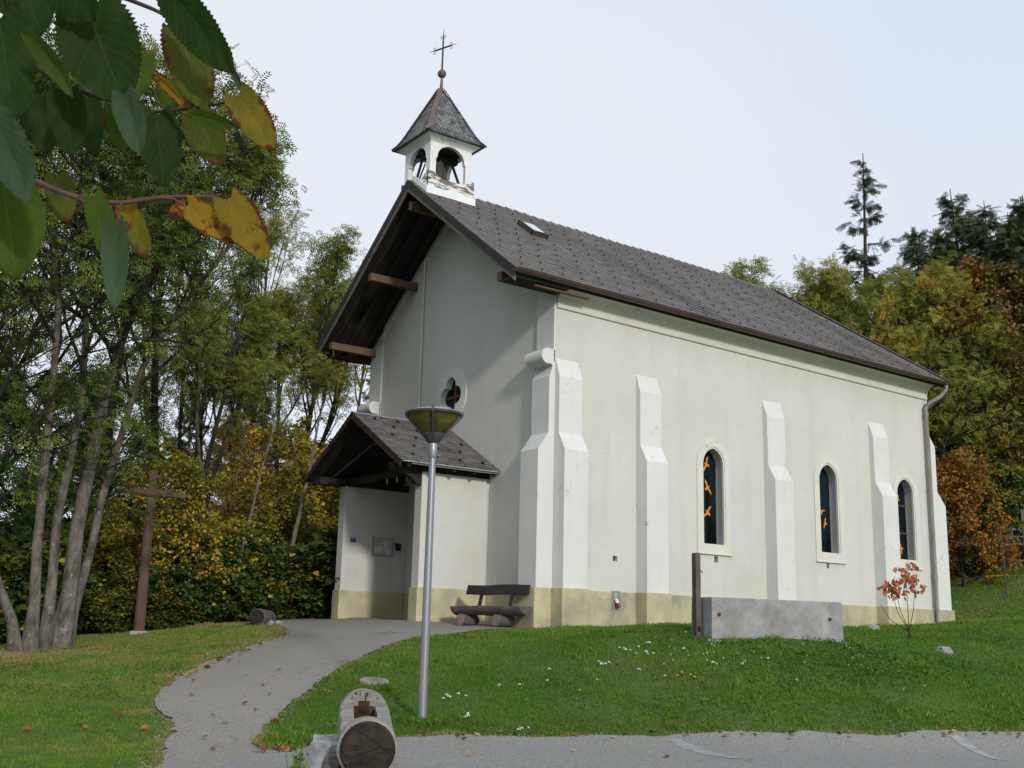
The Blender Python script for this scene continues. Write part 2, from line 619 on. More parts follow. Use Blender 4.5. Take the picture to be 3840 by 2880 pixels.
M['rowan_leaf'] = leafmat('rowan_leaves', [(0.0, (0.045, 0.070, 0.014)), (0.5, (0.125, 0.140, 0.022)), (0.8, (0.24, 0.21, 0.03)), (1.0, (0.28, 0.12, 0.03))])
M['orange_leaf'] = leafmat('orange_leaves', [(0.0, (0.10, 0.10, 0.014)), (0.45, (0.22, 0.125, 0.02)), (0.8, (0.30, 0.125, 0.026)), (1.0, (0.24, 0.07, 0.02))], gain=1.45)
M['rust_leaf'] = leafmat('rusty_leaves', [(0.0, (0.05, 0.06, 0.012)), (0.4, (0.13, 0.10, 0.02)), (0.8, (0.22, 0.105, 0.028)), (1.0, (0.25, 0.085, 0.03))], gain=1.3)
M['red_leaf'] = leafmat('red_maple_leaves', [(0.0, (0.14, 0.11, 0.035)), (0.35, (0.32, 0.14, 0.065)), (1.0, (0.34, 0.11, 0.065))], 0.4, gain=1.6)
M['spruce_leaf'] = leafmat('spruce_needles', [(0.0, (0.008, 0.014, 0.008)), (1.0, (0.028, 0.040, 0.020))], 0.1, 0.6)
M['larch_leaf'] = leafmat('larch_needles', [(0.0, (0.022, 0.036, 0.014)), (1.0, (0.060, 0.075, 0.026))], 0.25, 0.6)
M['berry'] = plain('rowan_berries', (0.16, 0.02, 0.015), (0.09, 0.012, 0.01), 10, 0.5, 0.4, 0)
t = NT('pale_bark')
tn = t.attr()
v = t.mapping(t.pos(), (5, 5, 2.2))
n = t.noise(1.5, 7, 0.7, v)
c = t.mix(t.ramp(n, [(0.35, 0.0), (0.62, 1.0)]), (0.060, 0.052, 0.043), (0.185, 0.168, 0.145))
c = t.mix(t.ramp(t.noise(5, 6, 0.7), [(0.58, 0.0), (0.66, 0.8)]), c, (0.31, 0.29, 0.265))
c = t.mix(tn, (0.040, 0.034, 0.029), c)
t.color(c).rough(0.95, 0.1).bump(t.noise(14, 6, 0.7, t.mapping(t.pos(), (1, 1, 0.35))), 0.8, 0.03)
M['bark_pale'] = t.m
t = NT('dark_bark')
n = t.noise(9, 6, 0.7, t.mapping(t.pos(), (1, 1, 0.3)))
c = t.mix(t.ramp(n, [(0.35, 0.0), (0.65, 1.0)]), (0.022, 0.018, 0.015), (0.065, 0.054, 0.045))
t.color(c).rough(0.95, 0.1).bump(n, 0.8, 0.03)
M['bark'] = t.m
t = NT('bare_concrete')
n = t.noise(1.7, 8, 0.7)
f = t.noise(45, 5, 0.75)
c = t.mix(t.ramp(n, [(0.35, 0.0), (0.66, 1.0)]), (0.20, 0.198, 0.188), (0.40, 0.405, 0.405))
c = t.mix(t.ramp(f, [(0.3, 0.35), (0.6, 0.0)]), c, (0.15, 0.15, 0.145))
c = t.mix(t.ramp(t.noise(1.0, 4, 0.6, t.mapping(t.pos(), (3, 3, 0.4))), [(0.56, 0.0), (0.7, 0.6)]), c, (0.24, 0.22, 0.17))
t.color(c).rough(0.93, 0.15).bump(t.math('ADD', f, t.noise(12, 5)), 0.6, 0.012)
M['concrete'] = t.m
M['slab'] = plain('pale_slab', (0.36, 0.34, 0.30), (0.24, 0.23, 0.205), 5, 0.95, 0.15, 0.5, 30, 0.01)
M['log_grey'] = wood('silvered_log', (0.17, 0.158, 0.145), (0.33, 0.315, 0.295), (1.2, 16, 16), 0.9, 0.6, (0.05, 0.042, 0.035))
t = NT('dark_end_grain')
pv = t.obj()
n = t.noise(4.5, 6, 0.7, pv)
r = t.noise(1.5, 6, 0.65, t.mapping(pv, (1, 22, 22)))
c = t.mix(t.ramp(n, [(0.35, 0.0), (0.72, 1.0)]), (0.010, 0.009, 0.008), (0.055, 0.045, 0.030))
vs_ = t.n.new('ShaderNodeVectorMath')
vs_.operation = 'DISTANCE'
dn = t.n.new('ShaderNodeTexNoise')
dn.inputs['Scale'].default_value = 6
t.l.new(t.pos(), dn.inputs['Vector'])
t.l.new(t.pos(), vs_.inputs[0])
vs_.inputs[1].default_value = tuple(at0(794, 1622, 9.33))
rings = t.math('SINE', t.math('ADD', t.math('MULTIPLY', vs_.outputs['Value'], 330.0), t.math('MULTIPLY', dn.outputs['Fac'], 26.0)))
c = t.mix(t.ramp(rings, [(0.3, 0.0), (1.0, 0.20)]), c, (0.08, 0.066, 0.048))
spl = t.voronoi(5.0, None, 'DISTANCE_TO_EDGE')
c = t.mix(t.ramp(spl, [(0.0, 0.9), (0.03, 0.0)]), c, (0.006, 0.005, 0.005))
t.color(c).rough(0.85, 0.2).bump(n, 0.5, 0.01)
M['log_end'] = t.m
M['log_pale_end'] = wood('pale_end_grain', (0.27, 0.205, 0.15), (0.17, 0.13, 0.10), (6, 6, 6), 0.9, 0.4)
M['hollow'] = plain('rotten_brown_wood', (0.10, 0.052, 0.025), (0.035, 0.022, 0.014), 9, 0.9, 0.15, 0.6, 25, 0.02)
M['bench_wood'] = wood('weathered_bench_wood', (0.075, 0.066, 0.06), (0.165, 0.15, 0.14), (1.2, 18, 18), 0.85, 0.6)
M['bench_black'] = wood('blackened_wood', (0.016, 0.015, 0.015), (0.034, 0.031, 0.030), (1.2, 20, 20), 0.7, 0.4)
M['cross_wood'] = wood('reddish_brown_wood', (0.078, 0.048, 0.036), (0.125, 0.085, 0.068), (18, 18, 1.2), 0.8, 0.4)
M['post_wood'] = wood('grey_brown_post', (0.085, 0.068, 0.054), (0.16, 0.135, 0.115), (16, 16, 1.0), 0.85, 0.5, (0.02, 0.018, 0.016))
M['timber'] = wood('pale_grey_timber', (0.33, 0.30, 0.265), (0.22, 0.20, 0.175), (1.5, 18, 18), 0.9, 0.5)
t = NT('galvanised_pole')
n = t.noise(3, 5, 0.6, t.mapping(t.pos(), (6, 6, 0.5)))
t.color(t.mix(n, (0.30, 0.32, 0.35), (0.22, 0.235, 0.26))).rough(0.42, 0.5)
t.bsdf.inputs['Metallic'].default_value = 0.55
M['galv'] = t.m
M['lamp_dark'] = plain('dark_grey_casting', (0.045, 0.045, 0.047), (0.065, 0.063, 0.063), 8, 0.5, 0.4, 0.05)
M['lamp_rim'] = plain('blue_grey_rim', (0.06, 0.075, 0.10), (0.05, 0.06, 0.08), 5, 0.4, 0.5, 0)
M['lamp_lid'] = plain('pale_lamp_lid', (0.42, 0.44, 0.45), (0.36, 0.37, 0.38), 5, 0.5, 0.4, 0)
t = NT('smoked_olive_acrylic')
t.color((0.50, 0.46, 0.16)).rough(0.18, 0.5)
t.bsdf.inputs['Transmission Weight'].default_value = 0.82
t.bsdf.inputs['IOR'].default_value = 1.12
M['acrylic'] = t.m
M['notice'] = plain('pale_notice_panel', (0.46, 0.48, 0.50), (0.42, 0.44, 0.46), 4, 0.35, 0.5, 0)
M['alu'] = plain('dull_aluminium', (0.33, 0.34, 0.35), (0.27, 0.28, 0.29), 6, 0.4, 0.5, 0.03)
M['paper'] = plain('paper_sheet', (0.62, 0.62, 0.60), (0.58, 0.58, 0.56), 6, 0.8, 0.2, 0)
M['paper_red'] = plain('faded_red_paper', (0.50, 0.30, 0.29), (0.46, 0.27, 0.26), 6, 0.8, 0.2, 0)
M['blue'] = plain('blue_enamel', (0.022, 0.055, 0.30), (0.018, 0.045, 0.25), 7, 0.35, 0.5, 0)
M['blue_letter'] = plain('pale_enamel_letters', (0.22, 0.27, 0.45), (0.2, 0.25, 0.4), 7, 0.4, 0.4, 0)
M['black_metal'] = plain('black_metal', (0.014, 0.014, 0.015), (0.02, 0.02, 0.02), 7, 0.45, 0.4, 0.05)
M['white_plastic'] = plain('white_plastic', (0.70, 0.70, 0.68), (0.62, 0.62, 0.60), 7, 0.45, 0.4, 0)
M['red_plastic'] = plain('crimson_plastic', (0.20, 0.012, 0.04), (0.14, 0.01, 0.03), 7, 0.4, 0.4, 0)
M['porcelain'] = plain('dusty_porcelain', (0.40, 0.40, 0.38), (0.32, 0.32, 0.30), 9, 0.5, 0.4, 0)
M['mortar'] = plain('grey_mortar_patch', (0.27, 0.275, 0.27), (0.21, 0.21, 0.205), 4, 0.95, 0.1, 0.4, 40, 0.006)
t = NT('pale_limestone')
n = t.noise(3.3, 7, 0.7)
c = t.mix(t.ramp(n, [(0.38, 0.0), (0.6, 1.0)]), (0.22, 0.235, 0.255), (0.46, 0.46, 0.45))
c = t.mix(t.ramp(t.noise(2.2, 6, 0.7, t.mapping(t.pos(), (1, 1, 3))), [(0.6, 0.0), (0.66, 0.7)]), c, (0.10, 0.11, 0.13))
t.color(c).rough(0.85, 0.25).bump(t.noise(11, 7, 0.7), 0.9, 0.04)
M['limestone'] = t.m
M['stone_grey'] = plain('grey_field_stone', (0.33, 0.33, 0.335), (0.22, 0.22, 0.225), 6, 0.9, 0.2, 0.5, 22, 0.02)
M['lid'] = plain('mossy_concrete_lid', (0.27, 0.255, 0.20), (0.19, 0.185, 0.14), 6, 0.95, 0.1, 0.5, 40, 0.01)
M['petal'] = plain('white_petals', (0.80, 0.80, 0.78), (0.74, 0.74, 0.72), 20, 0.8, 0.2, 0)
M['yellow_petal'] = plain('yellow_petals', (0.72, 0.48, 0.03), (0.66, 0.36, 0.02), 20, 0.8, 0.2, 0)
M['orange_petal'] = plain('orange_petals', (0.70, 0.28, 0.02), (0.60, 0.22, 0.02), 20, 0.8, 0.2, 0)
M['stem'] = plain('green_stem', (0.05, 0.085, 0.02), (0.06, 0.07, 0.02), 20, 0.8, 0.2, 0)
t = NT('fallen_leaf')
c = t.ramp(t.orand(), [(0.0, (0.10, 0.045, 0.02)), (0.5, (0.20, 0.085, 0.03)), (0.8, (0.32, 0.13, 0.04)), (1.0, (0.40, 0.26, 0.12))])
t.color(c).rough(0.8, 0.2)
M['fallen'] = t.m
M['shed'] = wood('grey_shed_boards', (0.12, 0.115, 0.11), (0.19, 0.18, 0.17), (14, 14, 1.5), coord='pos')
M['net'] = plain('pale_picket', (0.085, 0.088, 0.08), (0.06, 0.064, 0.06), 8, 0.8, 0.2, 0)

# ------------------------------------------------------------------ the lie of the land
CP = np.array([(-7.20, -6.27, -1.65), (-5.31, -6.95, -1.65), (-3.47, -7.62, -1.65), (-0.94, -8.30, -1.65), (2.08, -9.05, -1.65), (-9.49, -8.06, -1.65), (-8.76, -9.19, -1.65), (-5.70, -10.52, -1.65), (-2.68, -11.83, -1.65), (-10.74, -8.34, -1.65), (-5.51, -8.93, -1.65), (-14.70, -18.90, -1.70), (-8.00, -16.00, -1.70), (-18.00, -10.00, -1.70), (0.00, -15.00, -1.70), (-25.00, -20.00, -1.70), (10.00, -20.00, -1.70), (-0.02, -0.36, -0.27), (0.72, -0.36, -0.30), (2.60, -0.36, -0.17), (1.50, -0.05, -0.27), (10.86, -0.36, 0.02), (14.25, -0.05, 0.14), (-0.43, 0.00, -0.20), (-1.82, 2.69, -0.13), (-1.82, 6.13, -0.11), (6.60, -0.36, -0.08), (-0.30, 2.20, -0.15), (-7.09, -6.51, -1.47), (-6.53, -4.29, -1.12), (-1.17, -5.64, -0.38), (1.29, -6.32, -0.36), (5.31, -4.86, -0.30), (5.67, -5.39, -0.51), (-4.60, -4.92, -1.23), (-2.60, -6.76, -1.15), (0.48, -7.24, -1.09), (-12.19, -7.63, -1.66), (-10.43, 1.10, -0.89), (-9.18, 2.34, -0.77), (-7.15, 4.35, -0.54), (-11.41, -3.81, -1.39), (-11.07, -8.04, -1.67), (-3.75, 6.27, -0.21), (-5.61, 5.40, -0.40), (-9.59, -4.01, -1.24), (-8.26, -4.10, -1.24), (-7.52, -0.83, -0.88), (-6.79, -3.24, -1.07), (-4.27, -0.74, -0.61), (7.30, -6.11, -0.56), (19.11, 2.38, 1.56), (23.39, 3.02, 2.57), (12.08, -3.39, 0.40), (20.00, 15.00, 1.80), (30.00, 20.00, 4.00), (8.00, 14.00, 0.40), (-3.00, 12.00, -0.30), (0.00, 22.00, -0.30), (-10.00, 14.00, -1.30), (-20.00, 14.00, -2.40), (-26.00, 4.00, -2.20), (-8.00, 30.00, -1.50), (10.00, 40.00, 1.50), (40.00, 45.00, 9.00), (50.00, 15.00, 6.50), (40.00, -10.00, 1.50), (25.00, -15.00, -0.80), (-25.00, 45.00, -4.00), (-45.00, 20.00, -5.00), (-40.00, 60.00, -6.00), (20.00, 70.00, 3.00), (70.00, 60.00, 16.00), (90.00, 10.00, 14.00), (60.00, -30.00, 1.00)])
_k = lambda r: np.where(r > 1e-9, r * r * np.log(r + 1e-12), 0)
_n = len(CP)
_K = _k(np.hypot(CP[:, None, 0] - CP[None, :, 0], CP[:, None, 1] - CP[None, :, 1])) + np.eye(_n) * 3.0
_P = np.c_[np.ones(_n), CP[:, :2]]
_S = np.linalg.solve(np.block([[_K, _P], [_P.T, np.zeros((3, 3))]]), np.r_[CP[:, 2], 0, 0, 0])


def H(x, y):
    x = np.clip(np.asarray(x, float), -60, 90)
    y = np.clip(np.asarray(y, float), -45, 75)
    r = np.hypot(x[..., None] - CP[:, 0], y[..., None] - CP[:, 1])
    z = _k(r) @ _S[:_n] + _S[_n] + _S[_n + 1] * x + _S[_n + 2] * y
    return z + 0.018 * np.sin(x * 1.7 + 0.6 * y) * np.sin(y * 1.3 + 0.4) + 0.012 * np.sin(x * 3.1 - y * 2.3)


def hz(x, y):
    return float(H(np.array([x]), np.array([y]))[0])


_vn = np.random.default_rng(3).random((256, 256))


def vnoise(x, y, s):
    x, y = np.asarray(x) * s + 500.3, np.asarray(y) * s + 500.7
    i, j = np.floor(x).astype(int), np.floor(y).astype(int)
    f, g = x - i, y - j
    f, g = f * f * (3 - 2 * f), g * g * (3 - 2 * g)
    a = _vn[i % 256, j % 256] * (1 - f) + _vn[(i + 1) % 256, j % 256] * f
    b = _vn[i % 256, (j + 1) % 256] * (1 - f) + _vn[(i + 1) % 256, (j + 1) % 256] * f
    return a * (1 - g) + b * g


def inside(px, py, poly):
    px, py = np.asarray(px), np.asarray(py)
    r = np.zeros(px.shape, bool)
    n = len(poly)
    for i in range(n):
        (x1, y1), (x2, y2) = poly[i], poly[(i + 1) % n]
        c = (y1 > py) != (y2 > py)
        r ^= c & (px < (x2 - x1) * (py - y1) / ((y2 - y1) or 1e-9) + x1)
    return r


def axis(lo, a, b, hi, fine):
    left = [lo + (a - lo) * (1 - (1 - t) ** 2) for t in np.linspace(0, 1, 22)[:-1]]
    right = [b + (hi - b) * t ** 2 for t in np.linspace(0, 1, 22)[1:]]
    return np.array(left + list(np.arange(a, b, fine)) + [b] + right)


gx, gy = axis(-260, -16, 24, 320, 0.3), axis(-120, -14, 18, 360, 0.3)
GX, GY = np.meshgrid(gx, gy)
verts = np.stack([GX.ravel(), GY.ravel(), H(GX.ravel(), GY.ravel())], 1)
nx, ny = len(gx), len(gy)
I, J = np.meshgrid(np.arange(nx - 1), np.arange(ny - 1))
q = (J * nx + I).ravel()
ground_o = fast_mesh('ground', verts, np.stack([q, q + 1, q + nx + 1, q + nx], 1), None, M['ground'], None, True)
tag(ground_o, kind='structure')

from mathutils.geometry import delaunay_2d_cdt


def rough_loop(pts, step=0.15, amp=0.035, keep=()):
    out = []
    n = len(pts)
    for i in range(n):
        a, b = np.array(pts[i]), np.array(pts[(i + 1) % n])
        m = max(1, int(np.hypot(*(b - a)) / step)) if i not in keep else 1
        for k in range(m):
            p = a + (b - a) * k / m
            out.append(tuple(p + (rng.normal(0, amp, 2) if k else 0)))
    return out


def smooth_line(pts, k=6):
    p = np.array(pts, float)
    out = []
    for i in range(len(p) - 1):
        p0, p1, p2, p3 = p[max(i - 1, 0)], p[i], p[i + 1], p[min(i + 2, len(p) - 1)]
        for t_ in np.linspace(0, 1, k, endpoint=False):
            out.append(tuple(0.5 * ((2 * p1) + (p2 - p0) * t_ + (2 * p0 - 5 * p1 + 4 * p2 - p3) * t_ ** 2 + (3 * p1 - p0 - 3 * p2 + p3) * t_ ** 3)))
    out.append(tuple(p[-1]))
    return out


def sheet(name, loop, mat, lift, grid=0.3):
    xs, ys = [p[0] for p in loop], [p[1] for p in loop]
    gx_, gy_ = np.meshgrid(np.arange(min(xs), max(xs), grid), np.arange(min(ys), max(ys), grid))
    px, py = gx_.ravel(), gy_.ravel()
    ok = inside(px, py, loop)
    pts = [V(p) for p in loop] + [V((x, y)) for x, y in zip(px[ok], py[ok])]
    n = len(loop)
    r = delaunay_2d_cdt(pts, [(i, (i + 1) % n) for i in range(n)], [], 1, 1e-4)
    vx = np.array([tuple(p) for p in r[0]])
    vv = np.c_[vx, H(vx[:, 0], vx[:, 1]) + lift]
    o = fast_mesh(name, vv, np.array(r[2]), None, mat, None, True)
    return tag(o, kind='structure')


PATH_L = [(-11.7, -9.3), (-10.94, -8.17), (-10.47, -6.98), (-9.95, -5.81), (-9.78, -4.64), (-9.45, -3.75), (-8.54, -2.2), (-7.53, -0.87),
          (-6.45, 0.39), (-5.47, 1.4), (-4.7, 2.6), (-4.2, 4.3), (-3.9, 6.5), (-3.0, 9.0)]
PATH_R = [(-9.42, -8.5), (-9.5, -7.9), (-9.59, -7.22), (-9.23, -6.53), (-8.49, -5.38), (-7.84, -4.53), (-6.82, -3.28), (-5.73, -2.09),
          (-4.33, -0.9), (-3.37, -0.42), (-2.5, -0.30), (-1.6, -0.28), (-0.75, -0.32)]
path_loop = smooth_line(PATH_L, 5) + [(0.3, 9.6), (0.3, -0.2)] + smooth_line(PATH_R, 5)[::-1] + [(-10.2, -9.6)]
path_loop = rough_loop(path_loop, 0.12, 0.03)
ROAD = [(-9.47, -7.55), (-9.33, -7.73), (-8.34, -7.08), (-7.55, -6.87), (-6.52, -7.12), (-4.88, -7.37), (-3.64, -7.79), (-1.17, -8.48),
        (1.86, -9.18), (8, -10.6), (30, -16.2), (30, -44), (-40, -44), (-40, -15), (-16, -10.6), (-13, -9.9), (-11.6, -9.2), (-10.6, -8.4)]
road_loop = rough_loop(ROAD, 0.14, 0.028, keep=(10, 11, 12))
sheet('road', road_loop, M['road'], 0.026, 0.30)
sheet('path', path_loop, M['path'], 0.020)
for nm, quad in (('road_marking', [(0.20, -9.0), (0.42, -9.05), (-0.62, -10.4), (-0.80, -10.35)]), ('road_marking', [(-4.25, -7.9), (-4.05, -7.95), (-4.85, -9.8), (-5.05, -9.75)])):
    sheet(nm, rough_loop(quad, 0.1, 0.008), M['paint'], 0.0305, 0.1)

# footprints the grass keeps out of
BASE_BOX = [(-0.1, 13.7, -0.08, 8.5), (-0.5, 0.2, -0.02, 0.7), (-0.02, 0.7, -0.4, 0), (2.33, 3.07, -0.4, 0), (6.58, 7.32, -0.4, 0),
            (10.83, 11.56, -0.4, 0), (-1.9, 0, 2.3, 6.4), (13.5, 14.35, -0.08, 0.7)]
TROUGH_C, TROUGH_L, TROUGH_W = V((0.655, -5.30, 0)), 2.72, 0.66
TROUGH_DIR = V((2.65, -0.6, 0)).normalized()
TROUGH_N = V((-TROUGH_DIR.y, TROUGH_DIR.x, 0))
tr_poly = [tuple((TROUGH_C + TROUGH_DIR * (sx * (TROUGH_L / 2 + .03)) + TROUGH_N * (sy * (TROUGH_W / 2 + .05)))[:2]) for sx, sy in ((-1, -1), (1, -1), (1, 1), (-1, 1))]


def on_grass(x, y):
    ok = ~inside(x, y, road_loop) & ~inside(x, y, path_loop) & ~inside(x, y, tr_poly)
    for a, b, c_, d in BASE_BOX:
        ok &= ~((x > a) & (x < b) & (y > c_) & (y < d))
    ok &= np.hypot(x + 6.34, y + 3.95) > 0.2
    return ok


def in_view(x, y, m=750):
    z = H(x, y)
    dx, dy, dz = x - CAM[0], y - CAM[1], z - CAM[2]
    w = dx * FWD[0] + dy * FWD[1] + dz * FWD[2]
    u = 1920 + FPX * (dx * RIGHT[0] + dy * RIGHT[1] + dz * RIGHT[2]) / np.maximum(w, .1)
    v_ = 1440 - FPX * (dx * UP[0] + dy * UP[1] + dz * UP[2]) / np.maximum(w, .1)
    return (w > 1) & (u > -m) & (u < 3840 + m) & (v_ < 2880 + m), np.hypot(dx, dy)


def lawn_points(n, x0, x1, y0, y1, d0=12.0, p=1.7, dmax=60):
    x, y = rng.uniform(x0, x1, n), rng.uniform(y0, y1, n)
    ok, d = in_view(x, y)
    ok &= (d < dmax) & (rng.random(n) < np.minimum(1, (d0 / d) ** p))
    x, y, d = x[ok], y[ok], d[ok]
    ok = on_grass(x, y)
    return x[ok], y[ok], d[ok]


def edge_dist(x, y, loops):
    best = np.full(len(x), 9.0)
    for loop in loops:
        P = np.array(loop)
        P = P[(P[:, 0] > -13) & (P[:, 0] < 16) & (P[:, 1] > -13)]
        for i in range(0, len(x), 40000):
            dd = np.hypot(x[i:i + 40000, None] - P[None, ::2, 0], y[i:i + 40000, None] - P[None, ::2, 1]).min(1)
            best[i:i + 40000] = np.minimum(best[i:i + 40000], dd)
    return best


def blades(x, y, h, wd, tint, lean=0.45):
    n = len(x)
    z = H(x, y) - 0.006
    a = rng.uniform(0, 2 * np.pi, n)
    la = rng.uniform(0, 2 * np.pi, n)
    ln = np.abs(rng.normal(0, lean, n)) * h
    w = wd / 2
    b = np.stack([x, y, z], 1)
    s = np.stack([np.cos(a) * w, np.sin(a) * w, np.zeros(n)], 1)
    mid = b + np.stack([np.cos(la) * ln * .35, np.sin(la) * ln * .35, h * .6], 1)
    tip = b + np.stack([np.cos(la) * ln, np.sin(la) * ln, h * .97], 1)
    vv = np.stack([b - s, b + s, mid + s * .75, tip], 1).reshape(-1, 3)
    f = np.arange(n * 4).reshape(n, 4)
    return vv, f


x, y, d = lawn_points(3200000, -16, 26, -12, 16, 13.5, 1.5)
ed = edge_dist(x, y, [path_loop, road_loop])
left = inside(x, y, [(-40, -9.5)] + PATH_L + [(-3, 30), (-40, 30)])
patch = vnoise(x, y, 0.55) * .6 + vnoise(x + 9, y, 1.7) * .4
tint = np.clip(0.05 + 0.38 * patch + rng.normal(0, 0.09, len(x)), 0, 1)
yl = np.clip((vnoise(x + 31, y + 7, 0.4) - 0.45) * 2.2, 0, 1)
cl = vnoise(x + 3, y - 8, 5.5)
tint = tint + (cl - .5) * .30
tint = np.where(left, tint + 0.20 + 0.42 * np.clip((y + 4.5) / 4, 0, 1) * (0.4 + yl), tint + 0.05 * yl)
tint += np.where(y > -3.2, 0.06, 0) * (~left)
tint += np.where(x > 9, 0.12, 0)
tint = np.where(ed < 0.07 + np.where(left & (y > -5), .55, .18) * vnoise(x, y, 1.6) ** 2, np.clip(.62 + 0.38 * rng.random(len(x)), 0, 1), tint)
tint = np.where(rng.random(len(x)) < 0.05, 0.75 + 0.25 * rng.random(len(x)), tint)
h = rng.uniform(0.028, 0.062, len(x)) * (0.65 + 0.75 * vnoise(x - 4, y, 1.1)) * np.where(left, 0.72, 1.0)
h *= .5 + 1.15 * cl ** 1.3
h *= np.where((y > -0.75) & (y < 0.2) & (x > -0.6) & (x < 14.6), 1.5, 1)
tr_d = np.abs((x - TROUGH_C.x) * TROUGH_N.x + (y - TROUGH_C.y) * TROUGH_N.y)
tr_s = np.abs((x - TROUGH_C.x) * TROUGH_DIR.x + (y - TROUGH_C.y) * TROUGH_DIR.y)
h *= np.where((tr_d < 0.6) & (tr_s < 1.7) & (vnoise(x, y, 3) > .45), 1.7, 1)
h *= np.where((np.hypot(x + 6.8, y + 6.03) < 0.3) | (np.hypot(x + 9.3, y + 8.0) < 0.9), 1.8, 1)
vv, ff = blades(x, y, h, 0.0085 * np.maximum(1, d / 13), np.clip(tint, 0, 1))
tag(fast_mesh('grass', vv, ff, np.clip(tint, 0, 1), M['grass']), 'short rough lawn grass around the chapel and path', 'grass', kind='stuff')

# clover and plantain: small flat leaves in a lush patch below the trough and scattered in the lawn
x, y, d = lawn_points(230000, -11, 12, -11, 0, 14, 1.0, 34)
lush = np.exp(-(((x - 1.4) / 2.9) ** 2 + ((y + 6.7) / 0.85) ** 2))
ok = rng.random(len(x)) < (0.02 + 0.95 * lush + 0.30 * (vnoise(x, y, 1.3) > .60))
x, y, d, lush = x[ok], y[ok], d[ok], lush[ok]
n = len(x)
a = rng.uniform(0, 2 * np.pi, n)
s = rng.uniform(0.012, 0.024, n) * (0.85 + 0.4 * lush)
tz = rng.normal(0, 0.35, (n, 2))
c0 = np.stack([x, y, H(x, y) + rng.uniform(0.02, 0.06, n) * (1 + 0.7 * lush)], 1)
e1 = np.stack([np.cos(a), np.sin(a), tz[:, 0]], 1) * s[:, None]
e2 = np.stack([-np.sin(a), np.cos(a), tz[:, 1]], 1) * s[:, None]
vv = np.stack([c0 - e1, c0 - e2 * .9, c0 + e1, c0 + e2 * .9], 1).reshape(-1, 3)
tag(fast_mesh('clover', vv, np.arange(n * 4).reshape(n, 4), np.clip(rng.normal(0.16, 0.13, n), 0, .6), M['grass']),
    'lush patches of clover and small broad leaves in the lawn', 'clover', kind='stuff')

# ------------------------------------------------------------------ the chapel
chapel = thing('chapel', 'cream and white buttressed chapel with slate roof, porch and small bell turret', 'chapel', (0, 0, -0.2))
L_, W_ = 13.56, 8.38
YC = W_ / 2
KS = 0.743                                   # roof slope
ZE, YE = 7.15, -0.48
ZR = ZE + (YC - YE) * KS
XF, XRE, XRI = -1.5, 14.09, 11.97            # front verge, rear eave, rear end of the ridge
sag = lambda x, y: 0.012 * math.sin(x * 0.9 + 0.7) + 0.008 * math.sin(x * 2.3 + y * 1.1)
rz = lambda x, y, z: (x, y, z + 0.08 - 0.0123 * (x + 1.5) + sag(x, y))     # the eaves run very slightly down to the rear
mir = lambda x, y, z: (x, W_ - y, z)


def arch_loop(cx, hw, z0, spring, apex, y, n=10):
    a = apex - spring
    R = (hw * hw + a * a) / (2 * hw)          # two-centred arch
    pts = [(cx - hw, y, z0), (cx + hw, y, z0)]
    th = math.asin(min(1, a / R))
    for k in range(n + 1):
        t_ = th * k / n
        pts.append((cx + hw - R + R * math.cos(t_), y, spring + R * math.sin(t_)))
    for k in range(n - 1, -1, -1):
        t_ = th * k / n
        pts.append((cx - hw + R - R * math.cos(t_), y, spring + R * math.sin(t_)))
    return pts


def quatrefoil(x, cy_, cz_, d, r, n=64):
    pts = []
    for k in range(n):
        a = 2 * math.pi * k / n
        ph = (a + math.pi / 4) % (math.pi / 2) - math.pi / 4
        q_ = d * math.cos(ph) + math.sqrt(max(0, r * r - (d * math.sin(ph)) ** 2))
        pts.append((x, cy_ + q_ * math.cos(a), cz_ + q_ * math.sin(a)))
    return pts


WIN = [(4.83, 0.385, 1.83, 3.72, 4.18, 1.62, 4.36), (9.07, 0.40, 1.89, 3.76, 4.24, 1.67, 4.42), (12.36, 0.40, 1.90, 3.72, 4.18, 1.69, 4.36)]
VENT = [(1.68, 1.81, 1.27, 1.38), (4.83, 4.96, 1.42, 1.56), (8.90, 9.01, 1.50, 1.62)]
FOIL = (YC, 5.38, 0.25, 0.23)
m = MB()
holes = [arch_loop(c_, hw, z0, sp, ap, 0) for c_, hw, z0, sp, ap, _, _ in WIN] + [[(a, 0, b0), (b, 0, b0), (b, 0, b1), (a, 0, b1)] for a, b, b0, b1 in VENT]
m.holed([(0, 0, -0.7), (L_, 0, -0.7), (L_, 0, 7.2), (0, 0, 7.2)], holes, (0, 0.30, 0))
g = lambda y: ZE + (min(y, W_ - y) - YE) * KS - 0.10
m.holed([(-.001, 0.003, -0.7), (-.001, W_ - .006, -0.7), (-.001, W_ - .006, g(W_)), (-.001, YC, g(YC)), (-.001, 0.003, g(0))], [quatrefoil(-.001, *FOIL)], (0.30, 0, 0))
m.box(0, L_, W_ - 0.3, W_ - 0.003, -0.7, 7.2)
m.box(L_ - 0.3, L_ - 0.003, 0.003, W_ - 0.004, -0.7, 7.19)
m.build('wall', M['wall'], chapel)
for a, b, b0, b1 in VENT:
    MB().box(a + 0.002, b - 0.002, 0.09, 0.12, b0 - .01, b1 + .01).build('vent_recess', M['hollow'], chapel)

# plinth
m = MB()
m.box(-0.0, L_ + .001, -0.045, 0.1, -0.7, 0.605)
m.box(-0.04, 0.1, 0.66, W_ - 0.66, -0.7, 0.604)
m.box(L_ - 0.1, L_ + 0.04, 0.7, W_, -0.7, 0.603)
m.build('plinth', M['plinth'], chapel, bevel=0.012)


